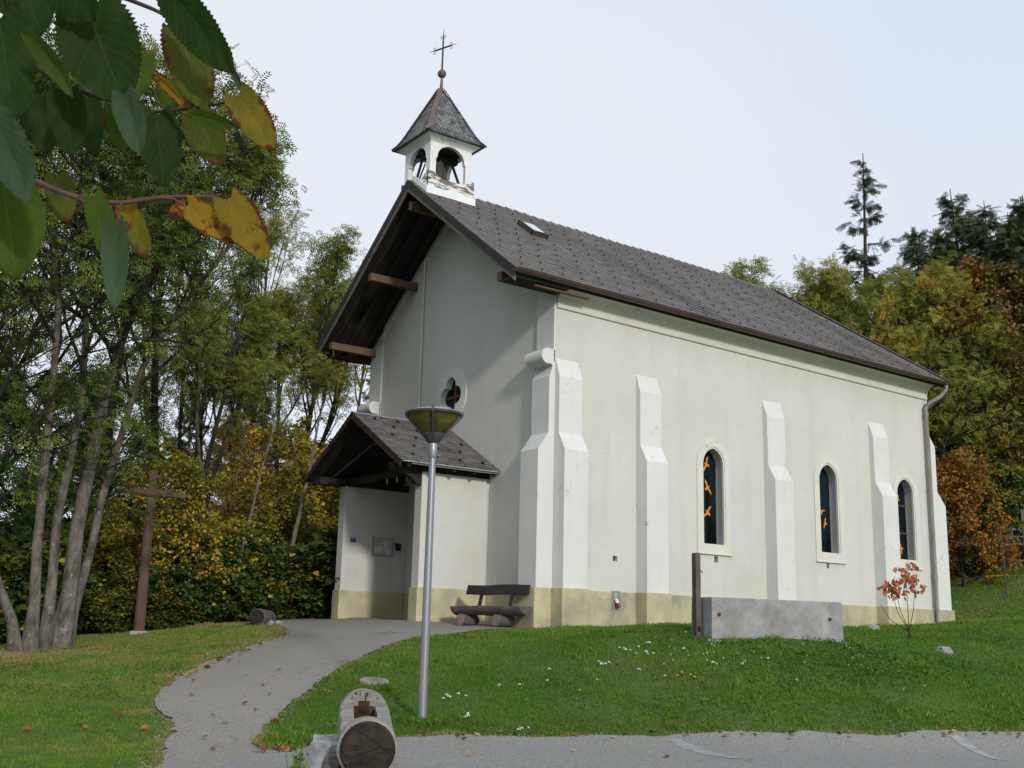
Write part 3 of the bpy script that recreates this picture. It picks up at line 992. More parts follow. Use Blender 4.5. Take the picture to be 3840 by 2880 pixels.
def buttress(kind, u0, u1, d1, d2, base_out=0.05):
    """kind: which wall; u0..u1 along the wall; d1 and d2 depths below and above the weathering"""
    prof = [(-0.02, 0.6), (d1, 0.6), (d1, 3.53), (d2, 3.91), (d2, 5.15), (0.0, 5.58), (-0.02, 5.58)]
    if kind == 'rear':
        prof = [(-0.02, 0.6), (0.72, 0.6), (0.72, 3.54), (0.36, 3.92), (0.36, 5.22), (0.10, 5.55), (0.10, 6.7), (-0.02, 6.7)]
    m_, p_ = MB(), MB()
    e = base_out
    if kind == 'side':
        m_.prism([(u0, -d, z) for d, z in prof], (u1 - u0, 0, 0))
        p_.box(u0 - e, u1 + e, -d1 - e, -0.01, -0.7, 0.612)
    elif kind == 'front':
        m_.prism([(-d, u0, z) for d, z in prof], (0, u1 - u0, 0))
        p_.box(-d1 - e, -0.01, u0 - (0.03 if u0 < 1 else e), u1 + e, -0.7, 0.613)
    else:
        m_.prism([(L_ + d, u0, z) for d, z in prof], (0, u1 - u0, 0))
        p_.box(L_ - 0.01, L_ + 0.72 + e, u0 - 0.06, u1 + e, -0.7, 0.612)
    o = m_.build('buttress', M['white'], chapel, bevel=0.008)
    p_.build('base', M['plinth'], o, bevel=0.015)


for x0 in (0.0, 2.36, 6.62, 10.86):
    buttress('side', x0 + (0.004 if x0 == 0 else 0), x0 + 0.655, 0.362, 0.147)
buttress('front', 0.0, 0.63, 0.43, 0.16)
buttress('front', W_ - 0.63, W_, 0.43, 0.16)
buttress('rear', 0.012, 0.65, 0.72, 0.36)
for y0, y1 in ((0.003, 0.64), (W_ - 0.64, W_ - 0.003)):
    MB().box(-0.05, 0.02, y0, y1, 5.3, g(max(y0, 0.0)) - 0.02 if y0 < 1 else g(W_) - 0.02).build('pilaster', M['white'], chapel, bevel=0.006)
    q_ = [(-0.17 + 0.17 * math.cos(a), y0 + 0.0, 5.60 + 0.17 * math.sin(a)) for a in np.linspace(-math.pi * 0.5, math.pi * 1.22, 20)]
    m = MB().prism([(-0.02, y0, 5.36)] + [(-0.02, y0, 5.75)] + [(-0.20 + 0.175 * math.cos(a), y0, 5.60 + 0.175 * math.sin(a)) for a in np.linspace(math.pi * .45, math.pi * 1.62, 18)], (0, y1 - y0, 0))
    m.build('kneeler', M['white'], chapel, smooth=50)

# lombard frieze up the gable
m = MB()
for s in (0, 1):
    top, bot = [], []
    ys = np.linspace(0.64, YC, 150)
    for yy in ys:
        u = (yy - 0.64) / 0.245
        ph = u % 1.0
        drop = 0.20 + 0.13 - 0.13 * math.sqrt(max(0, 1 - (2 * ph - 1) ** 2))
        top.append((-0.045, yy, g(yy) - 0.01))
        bot.append((-0.045, yy, g(yy) - drop))
    if s:
        top, bot = [mir(*p) for p in top], [mir(*p) for p in bot]
    n = len(top)
    m.add(top + bot, [(i, i + 1, n + i + 1, n + i) for i in range(n - 1)])
    bk = [(0.0, p[1], p[2]) for p in bot]
    m.add(bot + bk, [(i, i + 1, n + i + 1, n + i) for i in range(n - 1)])
m.build('gable_frieze', M['trim'], chapel)
MB().tube([(-0.05, 5.65, 4.6), (-0.05, 5.65, 9.35)], 0.028, 8).tube([(-0.05, 5.65, 6.55), (-0.05, 5.65, 6.60)], 0.038, 8).tube([(-0.05, 5.65, 8.2), (-0.05, 5.65, 8.24)], 0.038, 8).build('conduit', M['trim'], chapel, smooth=60)

# cove cornice along the side
prof = [(0.02, 6.66), (-0.045, 6.66), (-0.062, 6.70), (-0.062, 6.725), (-0.042, 6.735)]
prof += [(-0.045 - 0.33 * (1 - math.cos(a)), 6.74 + 0.31 * math.sin(a)) for a in np.linspace(0, math.pi / 2, 9)]
prof += [(-0.385, 7.09), (0.02, 7.09)]
MB().prism([(0.0, y, z) for y, z in prof], (L_ + 0.03, 0, 0)).map(rz).build('cornice', M['trim'], chapel, smooth=40)

# windows
for k, (c_, hw, z0, sp, ap, fz0, fz1) in enumerate(WIN):
    fw = hw + 0.175
    m = MB().holed(arch_loop(c_, fw, fz0, sp, fz1, -0.03, 14), [arch_loop(c_, hw - 0.002, z0 + 0.002, sp, ap - 0.003, -0.03)], (0, 0.035, 0))
    m.holed(arch_loop(c_, hw - 0.003, z0 + 0.003, sp, ap - 0.004, -0.012, 10), [arch_loop(c_, hw - 0.045, z0 + 0.01, sp, ap - 0.05, -0.012)], (0, 0.06, 0))
    m.box(c_ - fw - 0.02, c_ + fw + 0.02, -0.055, 0.0, fz0 - 0.028, fz0 - 0.002)
    wdw = m.build('window', M['trim'], chapel)
    MB().prism(arch_loop(c_, hw + 0.03, z0 - 0.03, sp, ap + 0.03, 0.288), (0, 0.02, 0)).build('glass', M['glass'], wdw)
    if k == 2:
        for zz in (3.43, 2.66):
            MB().box(c_ - hw, c_ + hw, 0.262, 0.283, zz - 0.022, zz + 0.022).build('glazing_bar', M['rust_bar'], wdw)

BIRD = [(-1.0, .10), (-.72, .24), (-.40, .20), (-.14, .10), (-.05, .34), (.05, .36), (.12, .10), (.42, .20), (.74, .22), (1.0, .06), (.72, .00), (.36, -.04), (.14, -.12),
        (.20, -.52), (.05, -.42), (-.12, -.50), (-.12, -.12), (-.40, -.06), (-.72, -.02)]
wins = [o for o in chapel.children if o.name.startswith('window')]
for wi, bx, bz, ang, s in ((0, 4.885, 3.78, 68, .21), (0, 4.92, 3.22, -58, .21), (0, 4.91, 2.62, 48, .21), (1, 9.10, 2.99, 8, .16), (1, 9.245, 2.69, 75, .15), (2, 12.47, 2.23, 100, .16), (2, 12.43, 3.60, 70, .14)):
    a = math.radians(ang)
    pts = [(bx + s * (x * math.cos(a) - y * math.sin(a)), 0.276, bz + s * (x * math.sin(a) + y * math.cos(a))) for x, y in BIRD]
    MB().prism(pts, (0, 0.008, 0)).build('bird_cutout', M['decal'], wins[wi])

# quatrefoil window
circ = [(-0.03, YC + 0.70 * math.cos(a), 5.38 + 0.70 * math.sin(a)) for a in np.linspace(0, 2 * math.pi, 64, endpoint=False)]
rw = MB().holed(circ, [quatrefoil(-0.03, FOIL[0], FOIL[1], FOIL[2], FOIL[3] - .003)], (0.034, 0, 0)).build('quatrefoil_window', M['white'], chapel)
MB().box(0.15, 0.17, YC - 0.6, YC + 0.6, 4.78, 5.98).build('glass', M['glass'], rw)
MB().box(0.115, 0.148, YC - 0.035, YC + 0.035, 4.8, 5.95).box(0.117, 0.147, YC - 0.58, YC + 0.58, 5.35, 5.41).build('glazing_bar', M['rust_bar'], rw)

# ---- roof


def plane_pt(o, u, v_, n, a, b, h_):
    return o + u * a + v_ * b + n * h_


def slates(mb, O, U, VV, N, length, pitch, width, lim, lip=0.014, jit=0.06, seed=1, tj=1.0):
    r = random.Random(seed)
    rows = int(length / pitch)
    for i in range(rows + 1):
        b0 = i * pitch
        b1 = min(length, b0 + pitch * 1.3)
        if b1 - b0 < 0.02:
            continue
        u0, u1 = lim(b0 / length)
        a = u0 - (width * 0.5 if i % 2 else 0) - r.random() * width * 0.15
        while a < u1:
            w_ = width * (1 + r.uniform(-jit, jit))
            a0, a1 = max(a, u0), min(a + w_ - 0.005, u1)
            a += w_
            if a1 - a0 < 0.02:
                continue
            d0, d1 = r.uniform(-1, 1) * jit * 0.12 * tj, r.uniform(-1, 1) * jit * 0.12 * tj
            hl = lip + r.uniform(0, 0.004) * tj
            P = lambda x, y, z: plane_pt(O, U, VV, N, x, y, z)
            mb.add([P(a0, b0 + d0, hl), P(a1, b0 + d1, hl), P(a1, b1, 0.003), P(a0, b1, 0.003), P(a0, b0 + d0, -0.004), P(a1, b0 + d1, -0.004)],
                   [(0, 1, 2, 3), (4, 5, 1, 0)], r.random())


run, rise = YC - YE, ZR - ZE
SL = math.hypot(run, rise)
vR, nR = V((0, run / SL, rise / SL)), V((0, -rise / SL, run / SL))
m = MB()
m.tint = 0.5
c_ = nR * -0.10
m.prism([(XF, YE, ZE), (XRE, YE, ZE), (XRI, YC, ZR), (XF, YC, ZR)], c_)
m.prism([mir(*p) for p in [(XF, YE, ZE), (XRE, YE, ZE), (XRI, YC, ZR), (XF, YC, ZR)]], (0, -c_.y, c_.z))
hr = XRE - XRI
m.prism([(XRE, YE, ZE), (XRE, W_ - YE, ZE), (XRI, YC, ZR)], V((-0.08, 0, -0.05)))
roof = m.map(rz).build('roof', M['dark_wood'], chapel, recalc=False)
m = MB()
slates(m, V((XF - 0.03, YE - 0.03, ZE - 0.02)), V((1, 0, 0)), vR, nR, SL + 0.02, 0.176, 0.30, lambda t_: (0, XRE - XF + 0.04 - hr * t_), 0.026, 0.08, 3)
m.map(rz).build('slates', M['slate'], roof, recalc=False)
m = MB()
lR = V((0, -vR.y, vR.z))
nL = V((0, rise / SL, run / SL))
slates(m, V((XF - 0.03, W_ - YE + 0.03, ZE - 0.02)), V((1, 0, 0)), lR, nL, SL, 0.176, 0.6, lambda t_: (0, XRE - XF + 0.04 - hr * t_), 0.017, 0.07, 4)
hs = math.hypot(hr, rise)
slates(m, V((XRE + 0.02, YE, ZE - 0.01)), V((0, 1, 0)), V((-hr / hs, 0, rise / hs)), V((rise / hs, 0, hr / hs)), hs, 0.176, 0.4, lambda t_: ((YC - YE) * t_, 2 * (YC - YE) - (YC - YE) * t_), 0.017, 0.07, 5)
m.map(rz).build('slates', M['slate'], roof, recalc=False)
m = MB()
x = -0.02
while x < XRI - 0.1:                             # lapped ridge capping
    for s in (1, -1):
        pts = [(x, YC, ZR + 0.075), (x + 0.34, YC, ZR + 0.045), (x + 0.34, YC - s * 0.16, ZR + 0.045 - 0.125), (x, YC - s * 0.16, ZR + 0.075 - 0.125)]
        m.add(pts, [(0, 1, 2, 3)], rnd.random())
        m.add([pts[0], pts[3], V(pts[3]) - V((0, 0, .03)), V(pts[0]) - V((0, 0, .03))], [(0, 1, 2, 3)], 0.1)
        m.add([pts[3], pts[2], V(pts[2]) - V((0, 0, .03)), V(pts[3]) - V((0, 0, .03))], [(0, 1, 2, 3)], 0.1)
    x += 0.30
m.map(rz).build('ridge_cap', M['slate'], roof, recalc=False)
m = MB()
for yy in (YE, W_ - YE):
    a, b = V((XRE, yy, ZE + 0.03)), V((XRI, YC, ZR + 0.05))
    for k in range(22):
        p, p2 = a.lerp(b, k / 22), a.lerp(b, (k + 1.15) / 22)
        m.beam(p + V((0, 0, .01)), p2, 0.13, 0.02, (0.4, 0, 1), rnd.random())
m.map(rz).build('hip_cap', M['slate'], roof)

# snow hooks: the hundred nearest the photographer one by one, the rest together
hook = MB().box(-0.014, 0.014, -0.07, 0.06, 0.0, 0.006).box(-0.013, 0.013, -0.072, -0.062, 0.0, 0.050).box(-0.013, 0.013, -0.07, -0.04, 0.045, 0.050)
spots = []
for i, b in enumerate(np.arange(0.35, SL - 0.5, 0.545)):
    tt = b / SL
    a = 0.35 + (0.28 if i % 2 else 0)
    while a < XRE - XF - hr * tt - 0.35:
        if not (a < 1.8 and b > SL - 1.1) and not (2.3 < a < 3.2 and 3.3 < b < 4.6):
            p = V((XF, YE, ZE)) + V((1, 0, 0)) * a + vR * b + nR * 0.018
            spots.append(V(rz(*(p + V((rnd.uniform(-.04, .04), 0, 0))))))
        a += 0.56
spots.sort(key=lambda p: (p - V(CAM)).length)
rot = Matrix((V((1, 0, 0)), vR, nR)).transposed()
h0 = None
for p in spots[:100]:
    if h0 is None:
        h0 = hook.build('snow_hook', M['black_metal'], None)
    else:
        h0 = h0.copy()
        COL.objects.link(h0)
    h0.parent = roof
    h0.location = p - V(chapel.location)
    h0.rotation_euler = rot.to_euler()
m = MB()
for p in spots[100:]:
    m.add([p + rot @ V(v_) for v_ in hook.v], hook.f)
tag(m.build('snow_hooks', M['black_metal'], roof, recalc=False), kind='stuff')

# skylight
sk0 = V((XF, YE, ZE))
P = lambda a, b, h_: V(rz(*(sk0 + V((1, 0, 0)) * a + vR * b + nR * h_)))
a0, a1, b0, b1 = 2.50, 3.00, 3.52, 4.32
sk = MB()
for (aa, ab, ba, bb) in ((a0, a0 + .05, b0, b1), (a1 - .05, a1, b0, b1), (a0, a1, b0, b0 + .05), (a0, a1, b1 - .05, b1)):
    vs = [P(x_, y_, z_) for z_ in (0.0, 0.15) for x_, y_ in ((aa, ba), (ab, ba), (ab, bb), (aa, bb))]
    sk.add(vs, [(3, 2, 1, 0), (4, 5, 6, 7), (0, 1, 5, 4), (1, 2, 6, 5), (2, 3, 7, 6), (3, 0, 4, 7)])
sk.build('skylight', M['bronze'], roof)
t = NT('skylight_pane')
t.color((0.55, 0.58, 0.60)).rough(0.15, 0.6)
vs = [P(x_, y_, 0.135) for x_, y_ in ((a0 + .05, b0 + .05), (a1 - .05, b0 + .05), (a1 - .05, b1 - .05), (a0 + .05, b1 - .05))]
MB().prism(vs, nR * -0.02).build('skylight_pane', t.m, roof)

# verge boards, purlins, rafters, fascia
for s in (0, 1):
    f_ = (lambda *p: p) if s == 0 else mir
    top = [(YC, ZR + 0.01), (YE - 0.02, ZE - 0.005)]
    dark = [(-1.545, y, z) for y, z in top] + [(-1.545, y, z - 0.20) for y, z in top[::-1]]
    light = [(-1.525, y, z - 0.185) for y, z in top] + [(-1.525, y, z - 0.30) for y, z in top[::-1]]
    MB().prism([f_(*p) for p in dark], (0.045, 0, 0)).map(rz).build('bargeboard', M['barge'], chapel)
    MB().prism([f_(*p) for p in light], (0.04, 0, 0)).map(rz).build('bargeboard_edge', M['barge_edge'], chapel)
for y, z, w_, h_ in ((8.17, 7.21, 0.16, 0.20), (6.11, 8.66, 0.16, 0.20), (YC, 10.05, 0.16, 0.22), (0.21, 7.21, 0.16, 0.20)):
    MB().box(-1.42, 0.02, y - w_ / 2, y + w_ / 2, z - h_ / 2, z + h_ / 2).build('purlin', M['beam'], chapel, bevel=0.008)
MB().box(-0.9, 0.62, -0.40, -0.30, 6.955, 6.99).build('eave_board', M['beam'], chapel, bevel=0.005)
for xx in (-0.30, -0.80, -1.25):
    for s in (0, 1):
        f_ = (lambda *p: p) if s == 0 else mir
        a, b = V(f_(xx, YE + 0.1, ZE - 0.12)), V(f_(xx, YC, ZR - 0.19))
        MB().beam(a, b, 0.09, 0.12).build('rafter', M['dark_wood'], chapel)
MB().box(XF + 0.02, XRE - 0.05, YE - 0.005, YE + 0.02, ZE - 0.17, ZE - 0.02).box(XF + 0.02, -0.02, YE + 0.02, 0.05, ZE - 0.20, ZE - 0.15).map(rz).build('fascia', M['dark_wood'], chapel)
MB().box(XF + 0.02, XRE - 0.05, W_ - YE - 0.02, W_ - YE + 0.005, ZE - 0.17, ZE - 0.02).box(XF + 0.02, -0.02, W_ - 0.05, W_ - YE - 0.02, ZE - 0.20, ZE - 0.15).map(rz).build('fascia', M['dark_wood'], chapel)


def gutter_mb(x0, x1, yc, zc, r_=0.088):
    mb = MB()
    n = 9
    for rr, flip in ((r_, 0), (r_ - 0.006, 1)):
        vs = [(x, yc + rr * math.cos(a), zc + rr * math.sin(a)) for x in (x0, x1) for a in np.linspace(math.pi, 2 * math.pi, n)]
        mb.add(vs, [(i, i + 1, n + i + 1, n + i) for i in range(n - 1)])
    mb.tube([(x0, yc - r_, zc), (x1, yc - r_, zc)], 0.010, 6)
    for x in (x0, x1):
        mb.prism([(x, yc + r_ * math.cos(a), zc + r_ * math.sin(a)) for a in np.linspace(math.pi, 2 * math.pi, n)], (0.006 if x == x0 else -0.006, 0, 0))
    x = x0 + 0.9
    while x < x1:
        mb.tube([(x, yc + (r_ + .004) * math.cos(a), zc + (r_ + .004) * math.sin(a)) for a in np.linspace(math.pi, 2 * math.pi, n)], 0.007, 5)
        x += 1.9
    return mb


gutter_mb(XF - 0.02, XRE + 0.02, YE - 0.085, ZE - 0.045).map(rz).build('gutter', M['gutter'], chapel, smooth=50)
gutter_mb(XF - 0.05, XRE, W_ - YE + 0.085, ZE - 0.045).map(rz).build('gutter', M['gutter'], chapel, smooth=50)
MB().tube([(13.78, -0.56, 7.0), (13.78, -0.56, 6.83), (13.66, -0.44, 6.62), (13.46, -0.20, 6.44), (13.40, -0.115, 6.30), (13.39, -0.115, 0.30), (13.39, -0.14, 0.18), (13.40, -0.26, 0.09)], 0.060, 12) \
    .tube([(13.39, -0.115, 6.05), (13.39, -0.115, 6.10)], 0.070, 12).tube([(13.39, -0.115, 3.9), (13.39, -0.115, 3.95)], 0.070, 12) \
    .tube([(13.39, -0.115, 1.45), (13.39, -0.115, 1.56)], 0.074, 12).tube([(13.39, -0.115, 1.36), (13.39, -0.115, 1.39)], 0.076, 12) \
    .tube([(13.39, -0.115, 0.70), (13.39, -0.115, 0.73)], 0.072, 12).build('downpipe', M['patina'], chapel, smooth=60)
MB().tube([(14.1, -0.40, 6.92), (13.98, -0.32, 6.72), (13.66, -0.16, 6.42), (13.44, -0.118, 6.28)], 0.05, 12).build('downpipe', M['gutter'], chapel, smooth=60)

# ---- bell turret
TX, TH = -0.655, 0.66
zt = 0.07
up_ = lambda x, y, z: (x, y, z + zt)
RZt = lambda d: ZR - d * KS


def tri_top(h):
    return [(TX - h, YC - h), (TX + h, YC - h), (TX + h, YC + h), (TX - h, YC + h)]


m = MB()
h_ = 0.615
for k in range(4):
    c0, c1 = V((*tri_top(h_)[k], 0)), V((*tri_top(h_)[(k + 1) % 4], 0))
    ax = (c1 - c0).normalized()
    nin = V((-ax.y, ax.x, 0))
    Lx = (c1 - c0).length
    r_ = Lx / 2 - 0.175
    zb = 10.42
    hole = [(Lx / 2 + r_, zb), (Lx / 2 + r_, 11.16), (Lx / 2 + r_ - 0.035, 11.17)]
    hole += [(Lx / 2 + (r_ - 0.035) * math.cos(a), 11.19 + 0.36 * math.sin(a)) for a in np.linspace(0.0, math.pi, 18)]
    hole += [(Lx / 2 - r_ + 0.035, 11.17), (Lx / 2 - r_, 11.16), (Lx / 2 - r_, zb)]
    P = lambda u, z, d=0.0: tuple(c0 + ax * u + nin * d + V((0, 0, z)))
    s0 = 0.0 if k % 2 == 0 else 0.10
    zl = 10.20
    m.holed([P(s0, zl), P(Lx / 2 - r_, zl + .12)] + [P(*q_) for q_ in hole[::-1]] + [P(Lx / 2 + r_, zl + .12), P(Lx - s0, zl), P(Lx - s0, 11.64), P(s0, 11.64)], [], nin * 0.10)
turret = m.map(up_).build('bell_turret', M['turret_white'], chapel)
dip = [(-0.675, 0.0), (-0.50, -0.02), (-0.36, -0.10), (-0.24, -0.15), (0.10, -0.16), (0.38, -0.13), (0.50, -0.08), (0.69, -0.06)]
for s in (0, 1):
    f_ = (lambda *p: p) if s == 0 else mir
    m = MB()
    poly = [(TX + a, YC - TH, 10.76 + b) for a, b in dip] + [(TX + 0.69, YC - TH, 10.33), (TX - 0.675, YC - TH, 10.33)]
    m.prism([f_(*p) for p in poly], (0, 0.05 if s == 0 else -0.05, 0))
    for xf, e in ((TX - 0.675, 0.045), (TX + 0.69, -0.045)):
        poly = [(xf, YC - TH + .001, RZt(TH) + 0.17), (xf, YC - 0.27, RZt(0.27) + 0.17), (xf, YC - 0.38, 10.63), (xf, YC - 0.5, 10.71), (xf, YC - TH + .001, 10.758)]
        m.prism([f_(*p) for p in poly], (e, 0, 0))
    m.map(up_).build('base_boards', M['peeling'], turret)
m = MB()
for s in (0, 1):
    f_ = (lambda *p: p) if s == 0 else mir
    m.prism([f_(*p) for p in [(TX - 0.70, YC - TH - 0.015, 10.335), (TX + 0.71, YC - TH - 0.015, 10.335), (TX + 0.73, YC - TH - 0.04, 10.08), (TX - 0.72, YC - TH - 0.04, 10.08)]], (0, 0.04 if s == 0 else -0.04, 0))
    for xf, e in ((TX - 0.72, 0.06), (TX + 0.73, -0.06)):
        m.prism([f_(*p) for p in [(xf, YC - TH - 0.02, RZt(TH) + 0.18), (xf, YC, RZt(0) + 0.18), (xf, YC, RZt(0) - 0.0), (xf, YC - TH - 0.02, RZt(TH) - 0.0)]], (e, 0, 0))
m.map(up_).build('flashing', M['flashing'], turret)
m = MB()
lo, hi = tri_top(0.612), tri_top(0.81)
for (ha, za), (hb, zb) in (((0.612, 11.56), (0.65, 11.60)), ((0.65, 11.60), (0.80, 11.71)), ((0.80, 11.71), (0.83, 11.74))):
    A, B_ = tri_top(ha), tri_top(hb)
    m.add([(*p, za) for p in A] + [(*p, zb) for p in B_], [(i, (i + 1) % 4, 4 + (i + 1) % 4, 4 + i) for i in range(4)])
m.map(up_).build('cornice', M['turret_white'], turret, recalc=False)
MB().box(TX - .55, TX + .55, YC - .55, YC + .55, 11.56, 11.60).map(up_).build('loft_boards', M['dark_wood'], turret)
PR = [(0.865, 11.70), (0.76, 11.82), (0.675, 11.97), (0.60, 12.13), (0.10, 13.24), (0.045, 13.36)]
m = MB()
for (ha, za), (hb, zb) in zip(PR[:-1], PR[1:]):
    A, B_ = tri_top(ha), tri_top(hb)
    m.add([(*p, za) for p in A] + [(*p, zb) for p in B_], [(i, (i + 1) % 4, 4 + (i + 1) % 4, 4 + i) for i in range(4)])
A = tri_top(0.865)
m.add([(*p, 11.70) for p in A], [(0, 1, 2, 3)])
spire = m.map(up_).build('spire', M['bronze'], turret, recalc=False)
seg = [math.hypot(b[0] - a[0], b[1] - a[1]) for a, b in zip(PR[:-1], PR[1:])]


def on_prof(s):
    for (a, b, l_) in zip(PR[:-1], PR[1:], seg):
        if s <= l_:
            f_ = s / l_
            return a[0] + (b[0] - a[0]) * f_, a[1] + (b[1] - a[1]) * f_
        s -= l_
    return PR[-1]


m = MB()
for k in range(4):
    n_ = V([(0, -1, 0), (1, 0, 0), (0, 1, 0), (-1, 0, 0)][k])
    tg = V((-n_.y, n_.x, 0))
    s, row = -0.01, 0
    while s < sum(seg) - 0.22:
        h0_, z0_ = on_prof(max(s, 0))
        h1_, z1_ = on_prof(s + 0.17)
        u = -h0_ + (0.0 if row % 2 else 0.06)
        while u < h0_ - 0.02:
            w_ = 0.118
            C0 = V((TX, YC, zt))
            lip = 0.020 + rnd.uniform(0, .005)
            pts = []
            for (du, dv) in ((0.0, 0.32), (0.14, 0.10), (0.36, 0.0), (0.64, 0.0), (0.86, 0.10), (1.0, 0.32), (1.0, 1.0), (0.0, 1.0)):
                hh, zz = h0_ + (h1_ - h0_) * dv, z0_ + (z1_ - z0_) * dv
                uu = max(-hh, min(hh, u + du * w_))
                pts.append(C0 + n_ * (hh + lip * (1 - dv)) + tg * uu + V((0, 0, zz + lip * .4 * (1 - dv))))
            dn = [p - n_ * 0.012 - V((0, 0, 0.006)) for p in pts[:6]]
            m.add(pts + dn, [tuple(range(8))] + [(i + 1, i, 8 + i, 9 + i) for i in range(5)], rnd.random())
            u += w_ + 0.006
        s += 0.098
        row += 1
m.build('turret_slates', M['turret_slate'], turret, recalc=False)
m = MB()
for k in range(4):
    dx, dy = [(-1, -1), (1, -1), (1, 1), (-1, 1)][k]
    for (ha, za), (hb, zb) in zip(PR[:-1], PR[1:]):
        m.beam((TX + dx * (ha + .015), YC + dy * (ha + .015), za + .02), (TX + dx * (hb + .012), YC + dy * (hb + .012), zb + .02), 0.135, 0.02, (dx, dy, 0.9))
m.map(up_).build('hip_strips', M['copper_brown'], turret)
MB().lathe([(0.075, 13.27), (0.05, 13.45), (0.03, 13.72), (0.03, 13.78)] + [(0.115 * math.cos(a), 13.90 + 0.115 * math.sin(a)) for a in np.linspace(-1.3, 1.4, 14)], (TX, YC, 0), 24).build('finial_ball', M['copper_brown'], turret, smooth=60)
dA = V((-0.33, 0.944, 0)).normalized()
C0 = V((TX, YC, 14.64))
m = MB().tube([(TX, YC, 13.95), (TX, YC, 14.95), (TX, YC, 15.0), (TX, YC, 15.2)], [0.026, 0.022, 0.012, 0.003], 8)
for s in (1, -1):
    m.tube([C0, C0 + dA * s * 0.27, C0 + dA * s * 0.29, C0 + dA * s * 0.46], [0.022, 0.022, 0.010, 0.003], 8)
for base, d_, side in ((C0 + dA * 0.27, dA, V((0, 0, 1))), (C0 - dA * 0.27, -dA, V((0, 0, 1))), (V((TX, YC, 14.95)), V((0, 0, 1)), dA)):
    for sg in (1, -1):
        pts = [base + d_ * (0.045 * math.sin(a) * (1 - a / 9)) + side * sg * (0.055 - 0.055 * math.cos(a) * (1 - a / 9)) for a in np.linspace(0, 4.8, 14)]
        m.tube(pts, 0.007, 6)
m.build('iron_cross', M['black_metal'], turret, smooth=60)
MB().lathe([(0.02, 11.42), (0.10, 11.40), (0.15, 11.30), (0.19, 11.05), (0.27, 10.86), (0.285, 10.82), (0.25, 10.82)], (TX, YC, 0), 24).map(up_).build('bell', M['bronze'], turret, smooth=50)
MB().box(TX - 0.55, TX + 0.55, YC - 0.07, YC + 0.07, 11.40, 11.54).beam((TX + .48, YC - .42, 10.5), (TX + .48, YC + .1, 11.45), .05, .05).beam((TX - .48, YC + .42, 10.5), (TX - .48, YC - .1, 11.45), .05, .05) \
    .beam((TX + .48, YC + .42, 10.5), (TX + .1, YC + .42, 11.45), .03, .03).beam((TX - .42, YC + .48, 10.5), (TX - .1, YC + .48, 11.45), .03, .03).map(up_).build('bell_frame', M['dark_wood'], turret)

# ---- porch
PX, PY0, PY1, PZ = -1.82, 2.40, 6.33, 3.13
porch = bpy.data.objects.new('porch', None)
COL.objects.link(porch)
porch.parent = chapel
for y0, y1, p0, p1 in ((PY0, PY0 + 0.30, PY0 - 0.035, PY0 + 0.33), (PY1 - 0.30, PY1, PY1 - 0.325, PY1 + 0.035)):
    MB().box(PX, -0.002, y0, y1, -0.6, PZ).build('porch_wall', M['wall'], porch, bevel=0.015)
    MB().box(PX - 0.035, -0.045, p0, p1, -0.6, 0.60).build('porch_plinth', M['plinth'], porch, bevel=0.015)
QE, QZ, QC, QR = 2.02, 3.27, (PY0 + PY1) / 2, 4.62      # eave y, eave z, ridge y, ridge z
QF = -2.62
prun, prise = QC - QE, QR - QZ
PL = math.hypot(prun, prise)
pv, pn = V((0, prun / PL, prise / PL)), V((0, -prise / PL, prun / PL))
mirp = lambda x, y, z: (x, 2 * QC - y, z)
m = MB()
m.prism([(QF, QE, QZ), (-0.003, QE, QZ), (-0.003, QC, QR), (QF, QC, QR)], pn * -0.06)
m.prism([mirp(*p) for p in [(QF, QE, QZ), (-0.003, QE, QZ), (-0.003, QC, QR), (QF, QC, QR)]], (0, pn.y * .06, pn.z * -.06))
m.build('porch_roof', M['dark_wood'], porch, recalc=False)
m = MB()
slates(m, V((QF - 0.02, QE - 0.03, QZ)), V((1, 0, 0)), pv, pn, PL + 0.02, 0.155, 0.34, lambda t_: (0, 2.635), 0.024, 0.30, 8, 1.6)
slates(m, V((QF - 0.02, 2 * QC - QE + 0.03, QZ)), V((1, 0, 0)), V((0, -pv.y, pv.z)), V((0, -pn.y, pn.z)), PL + 0.02, 0.155, 0.34, lambda t_: (0, 2.635), 0.024, 0.30, 9, 1.6)
m.build('porch_slates', M['stone_slate'], porch, recalc=False)
m = MB()
for i in range(9):
    for s in (1, -1):
        x0 = QF - 0.02 + i * 0.293
        m.add([(x0, QC, QR + .055), (x0 + .30, QC, QR + .05), (x0 + .30, QC - s * .11, QR - .01), (x0, QC - s * .11, QR - .005)], [(0, 1, 2, 3)], rnd.random())
m.build('porch_ridge', M['mortar'], porch, recalc=False)
h0 = None
for i, b in enumerate((0.30, 0.85, 1.40, 1.95, 2.4)):
    for a in np.arange(0.45 + (i % 2) * 0.3, 2.5, 0.62):
        p = V((QF, QE, QZ)) + V((1, 0, 0)) * a + pv * b + pn * 0.028
        if h0 is None:
            h0 = MB().box(-0.022, -0.012, -0.03, 0.05, 0, .045).box(0.012, 0.022, -0.03, 0.05, 0, .045).box(-0.02, 0.02, .01, .03, 0, .02).build('slate_hook', M['black_metal'], None)
        else:
            h0 = h0.copy()
            COL.objects.link(h0)
        h0.parent = porch
        h0.location = p - V(chapel.location)
        h0.rotation_euler = Matrix((V((1, 0, 0)), pv, pn)).transposed().to_euler()
